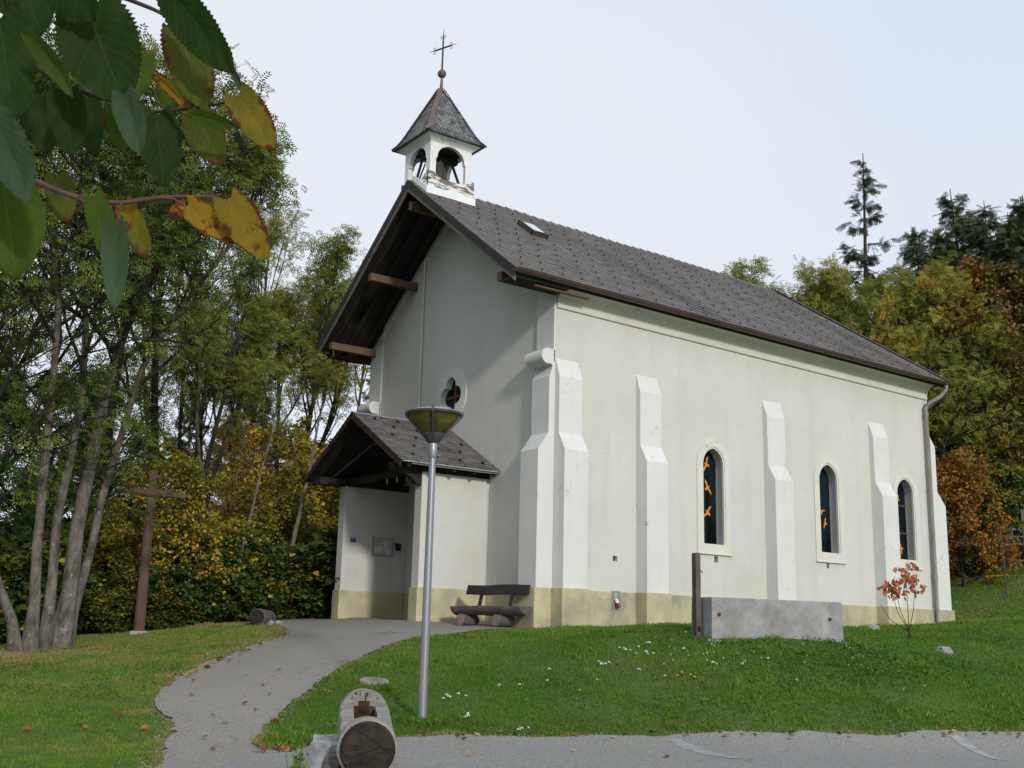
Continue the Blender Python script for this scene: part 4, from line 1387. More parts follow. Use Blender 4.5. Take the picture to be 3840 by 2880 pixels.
for s in (0, 1):
    f_ = (lambda *p: p) if s == 0 else mirp
    poly = [(QF - 0.03, QC, QR + 0.005), (QF - 0.03, QE - 0.02, QZ - 0.005), (QF - 0.03, QE - 0.02, QZ - 0.14), (QF - 0.03, QC, QR - 0.13)]
    MB().prism([f_(*p) for p in poly], (0.035, 0, 0)).build('porch_bargeboard', M['dark_wood'], porch)
    poly = [(QF - 0.042, QC - .05, QR - 0.10), (QF - 0.042, QE + 0.12, QZ - 0.03), (QF - 0.042, QE + 0.12, QZ - 0.05), (QF - 0.042, QC - .05, QR - 0.12)]
    MB().prism([f_(*p) for p in poly], (0.01, 0, 0)).build('verge_strip', M['hollow'], porch)
MB().box(QF + 0.02, -0.004, QE - 0.055, QE - 0.015, QZ - 0.03, QZ - 0.004).build('drip_edge', M['alu'], porch)
MB().box(QF + 0.3, -0.004, QE + 0.0, QE + 0.06, QZ - 0.06, QZ - 0.035).build('drip_edge', M['alu'], porch)
m = MB()
for yy in (PY0 + 0.15, PY1 - 0.15):
    m.box(QF + 0.10, -0.004, yy - 0.14, yy + 0.14, PZ - 0.0, PZ + 0.17)
m.box(PX + 0.02, PX + 0.18, PY0 + 0.301, PY1 - 0.301, PZ + .03, PZ + 0.17)
m.box(QF + 0.12, -0.004, QC - 0.08, QC + 0.08, QR - 0.30, QR - 0.10)
for xx in (QF + 0.25, -1.75, -1.2, -0.65, -0.12):
    m.beam((xx, QE + 0.03, QZ - 0.085), (xx, QC, QR - 0.13), 0.08, 0.09)
    m.beam((xx, 2 * QC - QE - 0.03, QZ - 0.085), (xx, QC, QR - 0.13), 0.08, 0.09)
m.build('porch_timbers', M['dark_wood'], porch)
MB().prism([(-2.4, PY0 + .02, PZ - 0.02), (-2.4, PY0 + .02, PZ + .12), (-1.83, PY0 + .02, PZ + .12), (-1.83, PY0 + .02, PZ - .32), (-1.95, PY0 + .02, PZ - .28), (-2.15, PY0 + .02, PZ - .12)], (0, .14, 0)).build('bracket', M['dark_wood'], porch)
MB().tube([(-2.3, 5.95, 3.18), (-2.3, 5.9, 3.25), (-2.3, 3.9, 3.85), (-2.3, 3.55, 3.85)], 0.022, 8).build('tie_rod', M['bronze'], porch)
m = MB().box(-0.06, -0.01, QC - 0.65, QC + 0.65, -0.2, 2.35)
for k in range(7):
    m.box(-0.075, -0.058, QC - 0.63 + k * 0.18, QC - 0.63 + k * 0.18 + 0.168, -0.18, 2.33)
door = m.build('door', M['cross_wood'], porch)
MB().tube([(-0.08, QC + 0.5, 0.85), (-0.14, QC + 0.5, 0.85), (-0.14, QC + 0.38, 0.85)], 0.012, 8).build('door_handle', M['black_metal'], porch)

# ------------------------------------------------------------------ things on and by the chapel
nb = thing('notice_board', 'glazed aluminium notice board on the inner porch wall', 'notice board', (-0.72, 6.03, 1.71))
MB().box(-1.0, -0.44, 5.985, 6.028, 1.50, 1.93).build('back_panel', M['notice'], nb)
m = MB()
for a in ((-1.01, -0.43, 1.49, 1.515), (-1.01, -0.43, 1.915, 1.94), (-1.01, -0.985, 1.515, 1.915), (-0.455, -0.43, 1.515, 1.915)):
    m.box(a[0], a[1], 5.968, 6.03, a[2], a[3])
m.build('frame', M['alu'], nb)
for a, b, c_, d_, mt in ((-0.90, -0.80, 1.78, 1.88, 'paper_red'), (-0.95, -0.75, 1.56, 1.72, 'paper'), (-0.70, -0.56, 1.70, 1.89, 'paper'), (-0.66, -0.50, 1.54, 1.66, 'paper')):
    MB().box(a, b, 5.981, 5.984, c_, d_).build('sheet', M[mt], nb)
MB().lathe([(0.008, -.012), (0.008, 0.0)], (-0.47, 5.966, 1.72), 10, 'y').build('lock', M['black_metal'], nb)
bs = thing('house_number_plate', 'small blue enamel plate on the inner porch wall', 'sign', (-1.54, 6.03, 1.82))
MB().box(-1.62, -1.46, 6.018, 6.028, 1.77, 1.87).build('plate', M['blue'], bs, bevel=0.003)
m = MB()
for x_ in (-1.58, -1.56, -1.53, -1.50):
    m.box(x_ - .005, x_ + .006, 6.0155, 6.018, 1.80, 1.84)
m.build('digits', M['blue_letter'], bs)
lb = thing('offering_box', 'small black metal box on the porch wall beside the notice board', 'box', (-0.28, 6.03, 1.72))
MB().box(-0.34, -0.21, 5.96, 6.028, 1.64, 1.80).build('box_body', M['black_metal'], lb, bevel=0.008)
MB().box(-0.35, -0.20, 5.95, 6.028, 1.802, 1.815).build('lid', M['black_metal'], lb)
for i, yy in enumerate((3.0, 3.45, 3.9)):
    hk = thing('insulator', 'small pale porcelain fitting on the dark beam under the porch roof', 'insulator', (-1.84, yy, 3.10), 'porcelain fittings on the porch beam')
    MB().lathe([(0.012, 0.0), (0.024, 0.01), (0.016, 0.04), (0.026, 0.06), (0.02, 0.11), (0.008, 0.13)], (-1.86, yy, 2.98), 12).build('body', M['porcelain'], hk, smooth=50)
    MB().box(-1.88, -1.84, yy - .015, yy + .015, 3.105, 3.165).build('bracket', M['black_metal'], hk)
ps = thing('power_socket', 'white and crimson outdoor power socket on the ochre plinth', 'socket', (1.70, -0.05, 0.4))
MB().box(1.60, 1.86, -0.050, -0.046, 0.20, 0.62).build('mortar_patch', M['mortar'], ps)
MB().box(1.655, 1.765, -0.075, -0.0505, 0.42, 0.58).build('back_plate', M['alu'], ps, bevel=0.004)
MB().tube([(1.70, -0.09, 0.44), (1.715, -0.12, 0.36)], [0.035, 0.042], 14).build('housing', M['white_plastic'], ps, smooth=50)
MB().tube([(1.715, -0.12, 0.36), (1.73, -0.15, 0.27)], [0.048, 0.044], 14).build('cap', M['red_plastic'], ps, smooth=50)

# street lamp
LX, LY = -6.78, -6.04
lz = hz(LX, LY)
lamp = thing('street_lamp', 'tall grey lamp post with smoked conical bowl standing in the lawn', 'street lamp', (LX, LY, lz))
MB().lathe([(0.062, lz - 0.3), (0.058, lz + 0.4), (0.050, 1.2), (0.044, 2.0)], (LX, LY, 0), 24).build('pole', M['galv'], lamp, smooth=60)
MB().lathe([(0.056, 1.94), (0.060, 1.95), (0.060, 2.13), (0.056, 2.14)], (LX, LY, 0), 24).tube([(LX + .05, LY - .05, 1.975), (LX + .085, LY - .075, 1.975)], .012, 8).build('collar', M['galv'], lamp, smooth=40)
MB().lathe([(0.06, 2.135), (0.075, 2.15), (0.155, 2.25), (0.160, 2.27), (0.145, 2.29), (0.02, 2.29)], (LX, LY, 0), 32).build('bowl_base', M['lamp_dark'], lamp, smooth=40)
ZB, ZTP, RB, RT = 2.272, 2.535, 0.160, 0.375
m = MB()
n = 40
for rr0, rr1, zz0, zz1 in ((RB, RT - .025, ZB, ZTP - .01),):
    vs = [(LX + r_ * math.cos(2 * math.pi * k / n), LY + r_ * math.sin(2 * math.pi * k / n), z) for r_, z in ((rr0, zz0), (rr1, zz1), (rr1 - .006, zz1), (rr0 - .006, zz0)) for k in range(n)]
    m.add(vs, [(j * n + k, j * n + (k + 1) % n, ((j + 1) % 4) * n + (k + 1) % n, ((j + 1) % 4) * n + k) for j in range(4) for k in range(n)])
m.build('bowl', M['acrylic'], lamp, smooth=60)
MB().lathe([(0.345, 2.525), (0.372, 2.518), (0.386, 2.53), (0.388, 2.545), (0.372, 2.552)], (LX, LY, 0), 48).build('rim', M['lamp_rim'], lamp, smooth=50)
MB().lathe([(0.384, 2.5525), (0.387, 2.562), (0.30, 2.585), (0.15, 2.60), (0.01, 2.605)], (LX, LY, 0), 48).build('lid', M['lamp_lid'], lamp, smooth=50)
ca = math.atan2(CAM[1] - LY, CAM[0] - LX)
for k in range(4):
    a = ca - 0.05 + k * math.pi / 2
    ax, pz = V((math.cos(a), math.sin(a), 0)), V((-math.sin(a), math.cos(a), 0))
    c0 = V((LX, LY, 0))
    prof = [(0.075, 2.15), (0.165, 2.255), (0.40, 2.515), (0.402, 2.565), (0.380, 2.60), (0.372, 2.56), (0.370, 2.535), (0.15, 2.28), (0.07, 2.17)]
    MB().prism([c0 + ax * r_ + V((0, 0, z)) - pz * .014 for r_, z in prof], pz * .028).build('rib', M['lamp_dark'], lamp)
MB().lathe([(0.035, 2.29), (0.035, 2.33), (0.06, 2.36), (0.06, 2.47), (0.03, 2.50)], (LX, LY, 0), 16).build('bulb', M['porcelain'], lamp, smooth=60)

# wayside cross
cb = V((-7.05, 4.69, hz(-7.05, 4.69)))
cr = thing('wayside_cross', 'tall reddish brown wooden cross on the grass before the trees', 'cross', cb)
ad, nd = V((1.25, -0.41, 0)).normalized(), V((0.41, 1.25, 0)).normalized()
post = MB()
lv = [(-.05, .108, .095), (.25, .105, .09), (2.2, .09, .075), (3.38, .082, .068)]
vs = []
for z, a, b in lv:
    for sx, sy in ((-1, -.6), (-.6, -1), (.6, -1), (1, -.6), (1, .6), (.6, 1), (-.6, 1), (-1, .6)):
        vs.append(cb + ad * (sx * a) + nd * (sy * b) + V((0, 0, z)))
post.add(vs, [(j * 8 + k, j * 8 + (k + 1) % 8, (j + 1) * 8 + (k + 1) % 8, (j + 1) * 8 + k) for j in range(3) for k in range(8)] + [tuple(24 + k for k in range(8))])
post.build('post', M['cross_wood'], cr)
cz_ = 2.90
m = MB()
prof = [(-.69, .045), (-.67, .07), (-.60, .075), (-.55, .06), (-.52, .072), (-.3, .074), (0, .095), (.3, .074), (.52, .068), (.55, .056), (.60, .078), (.67, .07), (.69, .045)]
vs = []
for s, r_ in prof:
    for sx, sz in ((-1, -.6), (-.6, -1), (.6, -1), (1, -.6), (1, .6), (.6, 1), (-.6, 1), (-1, .6)):
        vs.append(cb + ad * s - nd * 0.05 + nd * (sx * .062) + V((0, 0, cz_ - s * 0.05 + sz * r_ * .9)))
n = len(prof)
m.add(vs, [(j * 8 + k, j * 8 + (k + 1) % 8, (j + 1) * 8 + (k + 1) % 8, (j + 1) * 8 + k) for j in range(n - 1) for k in range(8)] + [tuple(range(8)), tuple((n - 1) * 8 + k for k in range(8))])
m.build('crossbeam', M['cross_wood'], cr)
m = MB()
m.obox(cb + V((0, 0, 0.0)), ad, nd, (0, 0, 1), 0.17, 0.16, 0.07)
m.build('base', M['slab'], cr, bevel=0.012)


def wobble(mb, amp, s=3.0, seed=0):
    from mathutils import noise
    out = []
    for p in mb.v:
        v_ = V(p)
        out.append(tuple(v_ + noise.noise_vector(v_ * s + V((seed * 7.3, 0, 0))) * amp + noise.noise_vector(v_ * s * 3.1) * amp * .4))
    mb.v = out
    return mb


def make_bench(name, label):
    b = thing(name, label, 'bench', (0, 0, 0))
    m = MB()
    n = 15
    prof = []
    for i in range(25):
        s = -0.95 + 1.9 * i / 24
        e = min(1, (0.95 - abs(s)) / 0.10 + 0.35)
        ring = [(s * (1 + 0.0), 0.235 * math.cos(a), 0.40 + (0.185 * math.sin(a) if math.sin(a) < 0 else 0.012 * math.sin(a))) for a in np.linspace(0, 2 * math.pi, n, endpoint=False)]
        prof += [(x, y * (0.82 + .18 * e), 0.40 + (z - 0.40) * (0.6 + .4 * e)) for x, y, z in ring]
    m.add(prof, [(j * n + k, j * n + (k + 1) % n, (j + 1) * n + (k + 1) % n, (j + 1) * n + k) for j in range(24) for k in range(n)] + [tuple(range(n)), tuple(24 * n + k for k in range(n))])
    wobble(m, 0.022, 2.6, 1)
    m.build('seat', M['bench_wood'], b, smooth=50)
    for s in (-0.62, 0.35):
        mm = MB().tube([(s, -0.22, 0.12), (s + .01, 0.02, 0.125), (s, 0.25, 0.12)], [0.125, 0.135, 0.125], 18)
        lg = wobble(mm, 0.012, 4, 2).build('leg', M['bench_wood'], b, smooth=50)
        MB().lathe([(0.118, 0.0), (0.118, -0.012), (0.09, -0.016)], (s, -0.225, 0.12), 18, 'y').build('cut_end', M['log_pale_end'], lg)
    m = MB()
    for i in range(13):
        s = -0.84 + 1.68 * i / 12
        for dy, dz in ((-.035, -.10), (.03, -.105), (.045, .10), (-.02, .105)):
            m.v.append((s, 0.235 + dy + dz * .25, 0.76 + dz + 0.008 * math.sin(s * 5)))
    m.f = [(j * 4 + k, j * 4 + (k + 1) % 4, (j + 1) * 4 + (k + 1) % 4, (j + 1) * 4 + k) for j in range(12) for k in range(4)] + [(3, 2, 1, 0), (48, 49, 50, 51)]
    m.t = [.5] * len(m.f)
    wobble(m, 0.008, 4, 3).build('backrest', M['bench_black'], b, bevel=0.012)
    for s in (-0.42, 0.42):
        MB().beam((s, 0.13, 0.36), (s, 0.235, 0.70), 0.06, 0.06, (1, 0, 0)).build('back_post', M['bench_black'], b, bevel=0.01)
    return b


b1 = make_bench('log_bench', 'rough log bench with black backrest right of the porch')
b1.location = (-0.97, 0.86, hz(-0.97, 0.86) + 0.02)
b1.rotation_euler = (0, 0, math.atan2(-0.964, 0.265))
b2 = copy_tree(b1)
b2['label'] = 'log bench half hidden behind the left wall of the porch'
b2.location = (-0.85, 7.62, hz(-0.85, 7.62) + 0.02)
b2.rotation_euler = (0, 0, math.radians(-90))

# short log lying on the grass by the path
g0 = V((-4.60, 4.45, 0))
g0.z = hz(g0.x, g0.y)
lg = thing('short_log', 'short thick log lying by the path edge under the trees', 'log', g0)
d_ = V((g0.x - CAM[0], g0.y - CAM[1], 0)).normalized()
d_ = V((d_.x * .96 + d_.y * .28, d_.y * .96 - d_.x * .28, 0.0))
m = MB().tube([g0 + V((0, 0, .17)) + d_ * s for s in (0, .03, .3, .6, .95)], [.17, .185, .19, .185, .17], 24)
wobble(m, 0.014, 4, 5).build('trunk', M['bench_wood'], lg, smooth=50)
MB().tube([g0 + V((0, 0, .17)) - d_ * .012, g0 + V((0, 0, .17)) + d_ * .01], [.158, .17], 24).build('cut_end', M['log_end'], lg)
for k, (dx, dy) in enumerate(((0.28, -0.1), (0.42, -0.22), (0.2, -0.25))):
    st = MB().lathe([(0.02, -.03), (.075, -.02), (.08, .03), (.05, .06), (.01, .065)], (0, 0, 0), 9)
    wobble(st, 0.025, 9, k)
    o = st.build('field_stone', M['stone_grey'], None, smooth=40, loc=(0, 0, 0))
    o.location = (g0.x + dx, g0.y + dy, hz(g0.x + dx, g0.y + dy) + .02)
    tag(o, 'fist sized grey stone beside the short log at the path edge', 'stone', 'stones beside the short log')

# hollowed log fountain in the foreground
A = V(at(794, 1619, 9.35))
B_ = V(at(784, 1540, 11.2))
ax = (B_ - A).normalized()
sd = ax.cross(V((0, 0, 1))).normalized()
uu = sd.cross(ax)
RL = 0.237
LL = (B_ - A).length
ft = thing('log_fountain', 'hollowed grey log trough with dark cut end beside the road', 'trough', (A.x, A.y, hz(A.x, A.y)))
PT = lambda s, a, b: A + ax * s + sd * a + uu * b
NR = 48


def log_ring(s, r_):
    return [PT(s, r_ * math.cos(2 * math.pi * k / NR), r_ * math.sin(2 * math.pi * k / NR)) for k in range(NR)]


m = MB()
# near end wall: full round slice with eased rim; mid part cut flat with a slot; far end wall
for s0, s1, r0, r1 in ((0.0, 0.015, RL - .02, RL), (0.015, 0.13, RL, RL - .002)):
    a_, b_ = log_ring(s0, r0), log_ring(s1, r1)
    m.add(a_ + b_, [(k, (k + 1) % NR, NR + (k + 1) % NR, NR + k) for k in range(NR)])
m.add(log_ring(0.13, RL - .002), [tuple(range(NR))])
m.add(log_ring(0.0, RL - .02), [tuple(range(NR))])
hf, sw, sdp = 0.105, 0.100, -0.10
th = math.asin(hf / RL)


def mid_poly(s):
    arc = np.linspace(math.pi - th, 2 * math.pi + th, 36)
    o = [PT(s, RL * .995 * math.cos(a), RL * .995 * math.sin(a)) for a in arc]
    o += [PT(s, sw, hf), PT(s, sw, sdp), PT(s, -sw, sdp), PT(s, -sw, hf)]
    return o


segs = np.linspace(0.125, LL - 0.24, 12)
n = len(mid_poly(0))
for s in segs:
    m.v += [tuple(p) for p in mid_poly(s)]
base = len(m.v) - n * len(segs)
newf = [(base + j * n + k, base + j * n + (k + 1) % n, base + (j + 1) * n + (k + 1) % n, base + (j + 1) * n + k) for j in range(len(segs) - 1) for k in range(n)]
m.f += newf
m.t += [.5] * len(newf)
s0 = LL - 0.24
far = [(r_, ) for r_ in ()]
ring = log_ring(s0, RL * .99)
nw, nb_ = 0.05, hf - 0.05
m.add(ring + log_ring(LL, RL * .97), [(k, (k + 1) % NR, NR + (k + 1) % NR, NR + k) for k in range(NR)] + [tuple(NR + k for k in range(NR))])
m.add(ring, [tuple(range(NR))])
wobble(m, 0.012, 3.4, 8)
body = m.build('log', M['log_grey'], ft, smooth=35, recalc=False)
m = MB()
m.obox(PT(s0 - .006, 0, hf - .02), ax, sd, uu, .012, .05, .06)
m.build('spout_notch', M['hollow'], ft)
m = MB()
for s_ in (0.16, 0.3):
    m.obox(PT((0.14 + s0) / 2, 0, sdp + 0.012), ax, sd, uu, (s0 - .13) / 2, sw - .001, 0.012)
for sg in (1, -1):
    m.obox(PT((0.14 + s0) / 2, sg * (sw - .004), -.02), ax, sd, uu, (s0 - .14) / 2, .004, .085)
m.obox(PT(s0 - .012, 0, 0), ax, sd, uu, .006, sw - .01, .10)
m.build('hollow', M['hollow'], ft)
rr = random.Random(5)
m = MB()
for k in range(26):
    c0 = PT(rr.uniform(.2, s0 - .1), rr.uniform(-.06, .06), sdp + .035 + rr.random() * .02)
    e1, e2 = V((rr.uniform(-1, 1), rr.uniform(-1, 1), rr.uniform(-.3, .5))).normalized() * .035, V((rr.uniform(-1, 1), rr.uniform(-1, 1), rr.uniform(-.3, .5))).normalized() * .028
    m.add([c0 - e1, c0 - e2, c0 + e1, c0 + e2], [(0, 1, 2, 3)])
m.build('leaf_litter', M['fallen'], ft, recalc=False)
m = MB()
vs = [PT(-.022, 0, 0)]
for r_ in (.07, .14, .20, .218):
    vs += [PT(-.022 + rr.uniform(-.003, .003) + (.012 if r_ > .21 else 0), r_ * math.cos(2 * math.pi * k / NR), r_ * math.sin(2 * math.pi * k / NR)) for k in range(NR)]
m.add(vs, [(0, 1 + k, 1 + (k + 1) % NR) for k in range(NR)] + [(1 + j * NR + k, 1 + j * NR + (k + 1) % NR, 1 + (j + 1) * NR + (k + 1) % NR, 1 + (j + 1) * NR + k) for j in range(3) for k in range(NR)])
m.build('cut_end', M['log_end'], ft, recalc=True)
m = MB()
for a, s1, w_ in ((-.07, .28, .008), (.045, .30, .011), (-.19, .5, .007)):
    z_ = math.sqrt(RL * RL - a * a) + .002
    m.obox(PT(LL - .13, a * .6, math.sqrt(RL * RL - .36 * a * a) - .030), ax, sd, uu, .11, w_ / 2, .018)
m.obox(PT(s0 - .001, .012, .165), ax, sd, uu, .006, .004, .05)
m.build('crack', M['black'], ft)
gz = hz(A.x, A.y)
for (s_, l0, l1, z_, h2, nm, lab) in ((0.18, -.36, .40, gz + .09, .085, 'timber_sleeper', 'pale squared timber lying under the near end of the log trough'),
                                      (1.05, -.34, .34, gz + .12, .075, 'timber_sleeper', 'squared timber lying under the far end of the log trough')):
    tm = MB().obox(PT(s_, (l0 + l1) / 2, 0) * 1.0 + V((0, 0, z_ - PT(s_, 0, 0).z)), sd, V((ax.x, ax.y, 0)), (0, 0, 1), (l1 - l0) / 2, .09, h2)
    tag(wobble(tm, .006, 5, s_).build(nm, M['timber'], None, bevel=.012), lab, 'timber')
tm = MB().obox(PT(.42, -.27, 0) + V((0, 0, gz + .27 - PT(.42, 0, 0).z)), V((ax.x, ax.y, .05)), sd * .93 + V((0, 0, .25)), (0.1, 0, 1), .16, .07, .085)
tag(wobble(tm, .01, 5, 4).build('timber_wedge', M['bench_wood'], None, bevel=.02), 'grey timber wedge against the left side of the log trough', 'timber')
pp = PT(0.03, .31, 0)
tag(MB().tube([(pp.x - .02, pp.y + .05, gz + .21), (pp.x + .12, pp.y - .02, gz + .21)], .028, 14).build('pipe_stub', M['lamp_rim'], None, smooth=50), 'short dark blue pipe stub at the foot of the log trough', 'pipe')


def rock(name, label, c, size, seed, mat, group=None, n=3, amp=.22, s=1.6):
    bm = bmesh.new()
    bmesh.ops.create_icosphere(bm, subdivisions=n + 1, radius=1.0)
    from mathutils import noise
    for v_ in bm.verts:
        p = v_.co.copy()
        k = 1 + amp * noise.noise(p * s + V((seed, seed, 0))) + amp * .4 * noise.noise(p * s * 3 + V((0, seed, 0)))
        cx_ = .62 if name == 'boulder' else .78
        q_ = V((max(-cx_, min(cx_, p.x)), max(-cx_, min(cx_, p.y)), max(-cx_ * .92, min(cx_ * .92, p.z)))) * k
        v_.co = V((q_.x * size[0], q_.y * size[1], q_.z * size[2]))
    me = bpy.data.meshes.new(name)
    bm.to_mesh(me)
    bm.free()
    me.polygons.foreach_set('use_smooth', [True] * len(me.polygons))
    me.set_sharp_from_angle(angle=math.radians(28))
    me.materials.append(mat)
    o = bpy.data.objects.new(name, me)
    COL.objects.link(o)
    o.location = c
    return tag(o, label, 'rock', group)


bp = V(at(707, 1628, 10.0))
bp.z = hz(bp.x, bp.y) + .20
bo = rock('boulder', 'pale blue grey boulder beside the left of the log trough', bp, (.23, .46, .38), 3.0, M['limestone'], amp=.09)
bo.rotation_euler = (0.05, 0.08, -0.55)
for (px, py, d_, s_, lab) in ((2040, 1410, 23.9, .17, 'pale stone lying alone in the lawn right of the red sapling'), (1887, 1358, 28.9, .16, 'dark stone against the chapel plinth left of the red sapling')):
    p = V(at(px, py, d_))
    rock('field_stone', lab, (p.x, p.y, hz(p.x, p.y) + .03), (s_, s_ * .8, s_ * .75), px, M['stone_grey'])

# round concrete lid
lx, ly = -6.34, -3.95
lid = MB().lathe([(0.215, -.12), (.218, .022), (.208, .036), (.165, .038), (.160, .032), (.02, .036)], (0, 0, 0), 40).build('manhole_lid', M['lid'], None, smooth=40, loc=(0, 0, 0))
lid.location = (lx, ly, hz(lx, ly) + .02)
lid.rotation_euler = (math.radians(9), math.radians(-3), 0)
tag(lid, 'round mossy concrete lid set in the lawn by the path', 'manhole cover')

# concrete trough
tb = hz(TROUGH_C.x, TROUGH_C.y)
tr = thing('concrete_trough', 'long bare grey concrete basin on the lawn in front of the chapel', 'trough', (TROUGH_C.x, TROUGH_C.y, tb))
TZ0, TZ1 = -0.335, 0.335
TP = lambda a, b, z: TROUGH_C + TROUGH_DIR * a + TROUGH_N * b + V((0, 0, z))
hl, hw = TROUGH_L / 2, TROUGH_W / 2
m = MB()
def ring4(l, w_, z):
    return [TP(-l, -w_, z), TP(l, -w_, z), TP(l, w_, z), TP(-l, w_, z)]
lv = [ring4(hl, hw, TZ0 - .02), ring4(hl - .012, hw - .012, TZ1), ring4(hl - .10, hw - .10, TZ1), ring4(hl - .13, hw - .13, TZ0 + .12)]
m.add(sum(lv, []), [(j * 4 + k, j * 4 + (k + 1) % 4, (j + 1) * 4 + (k + 1) % 4, (j + 1) * 4 + k) for j in range(3) for k in range(4)] + [(3, 2, 1, 0), (12, 13, 14, 15)])
m.build('basin', M['concrete'], tr, bevel=0.016)
sl = MB()
k = 26
e0 = [TP(-hl - .13 + (2 * hl + .15) * i / k, -hw - .06 - .03 * rnd.random(), TZ0 - .022 - .012 * rnd.random()) for i in range(k + 1)]
e1 = [TP(-hl - .13 + (2 * hl + .15) * i / k, hw + .05, TZ0 - .022) for i in range(k + 1)]
e2 = [p + V((0, 0, -.35)) - TROUGH_N * .03 for p in e0]
sl.add(e0 + e1 + e2, [(i, i + 1, k + 2 + i, k + 1 + i) for i in range(k)] + [(2 * k + 2 + i, 2 * k + 3 + i, i + 1, i) for i in range(k)])
sl.build('footing_slab', M['slab'], tr)
for px, py, d_ in ((1558, 1327, 19.55), (1797, 1338, 20.9)):
    p = V(at(px, py, d_))
    s_ = (p - TROUGH_C).dot(TROUGH_DIR)
    c0 = TP(s_, -hw + .012, p.z)
    MB().tube([c0, c0 - TROUGH_N * .035], .032, 6).tube([c0 - TROUGH_N * .03, c0 - TROUGH_N * .05], .016, 8).build('bolt', M['rust_bar'], tr)
# wooden post by the trough
c0 = TP(-hl - .10, -.02, 0)
sp = thing('trough_post', 'weathered square wooden post standing at the left end of the concrete trough', 'post', (c0.x, c0.y, tb))
m = MB().obox(V((c0.x, c0.y, 0.33)), TROUGH_DIR, TROUGH_N, (0, 0, 1), .048, .065, .745)
wobble(m, .004, 3, 1).build('timber', M['post_wood'], sp, bevel=.008)
MB().obox(V((c0.x, c0.y, -.20)) - TROUGH_N * .066, TROUGH_DIR, TROUGH_N, (0, 0, 1), .026, .004, .045).build('slot', M['black'], sp)
MB().tube([V((c0.x, c0.y, .78)) + TROUGH_DIR * .05, V((c0.x, c0.y, .78)) + TROUGH_DIR * .09, V((c0.x, c0.y, .74)) + TROUGH_DIR * .13], .009, 8).build('nail', M['black_metal'], sp)

# garden corner far right behind the chapel
def gpt(px, py, d_):
    p = V(at(px, py, d_))
    p.z = hz(p.x, p.y)
    return p


s0_ = gpt(2168, 1200, 43)
dr, db = V((RIGHT[0], RIGHT[1], 0)).normalized(), V((FWD[0], FWD[1], 0)).normalized()
sh = thing('garden_shelter', 'small grey board lean-to with two posts in the garden behind the chapel', 'shelter', s0_)
for a in (-.75, .75):
    MB().obox(s0_ + dr * a + V((0, 0, 1.1)), dr, db, (0, 0, 1), .07, .07, 1.25).build('post', M['shed'], sh)
MB().obox(s0_ + db * .5 + V((0, 0, 1.55)), dr, db - V((0, 0, -.3)), (0, 0, 1), 1.0, .7, .04).build('roof', M['shed'], sh)
MB().obox(s0_ + db * .8 + V((0, 0, .7)), dr, db, (0, 0, 1), .8, .03, .7).build('back_boards', M['shed'], sh)
MB().obox(s0_ + db * .2 + V((0, 0, .85)), dr, db, (0, 0, 1), .75, .3, .03).build('shelf', M['timber'], sh)
f0 = gpt(2240, 1190, 42)
fe = thing('garden_fence', 'pale picket fence panel at the right edge of the garden', 'fence', f0)
for z in (.35, .9, 1.15):
    MB().obox(f0 + V((0, 0, z)), dr, db, (0, 0, 1), 1.3, .015, .03).build('rail', M['net'], fe)
for k in range(7):
    MB().obox(f0 + dr * (-1.2 + .4 * k) + V((0, 0, .65)), dr, db, (0, 0, 1), .03, .02, .72).build('picket', M['net'], fe)
st0 = gpt(2172, 1232, 38)
tag(MB().tube([st0, st0 + V((-.05, 0, 1.0)), st0 + V((-.12, 0, 2.0))], [.025, .022, .018], 8).build('garden_stake', M['net'], None), 'thin pale leaning stake standing in front of the garden shelter', 'stake')

# loose grit and crumbs of soil along the asphalt edges
gl = [p for p in path_loop + road_loop if -12 < p[0] < 12 and -12 < p[1] < 10]
cr_v, cr_f = [], []
for k in range(5200):
    p = gl[rnd.randrange(len(gl))]
    x_, y_ = p[0] + rnd.gauss(0, .11), p[1] + rnd.gauss(0, .11)
    s_ = rnd.uniform(.004, .015)
    z_ = hz(x_, y_) + .022
    o_ = len(cr_v)
    for kk in range(4):
        a_ = rnd.uniform(0, 1.2) + kk * 1.57
        cr_v.append((x_ + s_ * math.cos(a_), y_ + s_ * math.sin(a_), z_))
    cr_v.append((x_ + rnd.uniform(-.3, .3) * s_, y_ + rnd.uniform(-.3, .3) * s_, z_ + s_ * rnd.uniform(.5, 1.1)))
    cr_f += [(o_, o_ + 1, o_ + 4), (o_ + 1, o_ + 2, o_ + 4), (o_ + 2, o_ + 3, o_ + 4), (o_ + 3, o_, o_ + 4)]
M['grit'] = plain('earthy_grit', (0.16, 0.13, 0.10), (0.30, 0.28, 0.25), 40, 0.95, 0.1, 0)
tag(fast_mesh('grit', np.array(cr_v), np.array(cr_f), None, M['grit']), 'loose grit and soil crumbs along the asphalt edges', 'grit', kind='stuff')

# ---- small flowers and fallen leaves, each its own object
def flower_mesh(heads, r_, mat, hgt):
    m = MB()
    rr = random.Random(hgt * 100)
    st = MB()
    for k in range(heads):
        a = rr.uniform(0, 6.28)
        q_ = V((rr.uniform(0, .035) * math.cos(a), rr.uniform(0, .035) * math.sin(a), hgt + rr.uniform(-.015, .01)))
        m.lathe([(.002, q_.z - .012), (r_, q_.z), (r_ * .7, q_.z + .008), (.002, q_.z + .010)], (q_.x, q_.y, 0), 7)
        st.tube([(0, 0, 0), (q_.x * .5, q_.y * .5, hgt * .6), (q_.x, q_.y, q_.z - .01)], .0022, 4)
    return m, st


proto = None


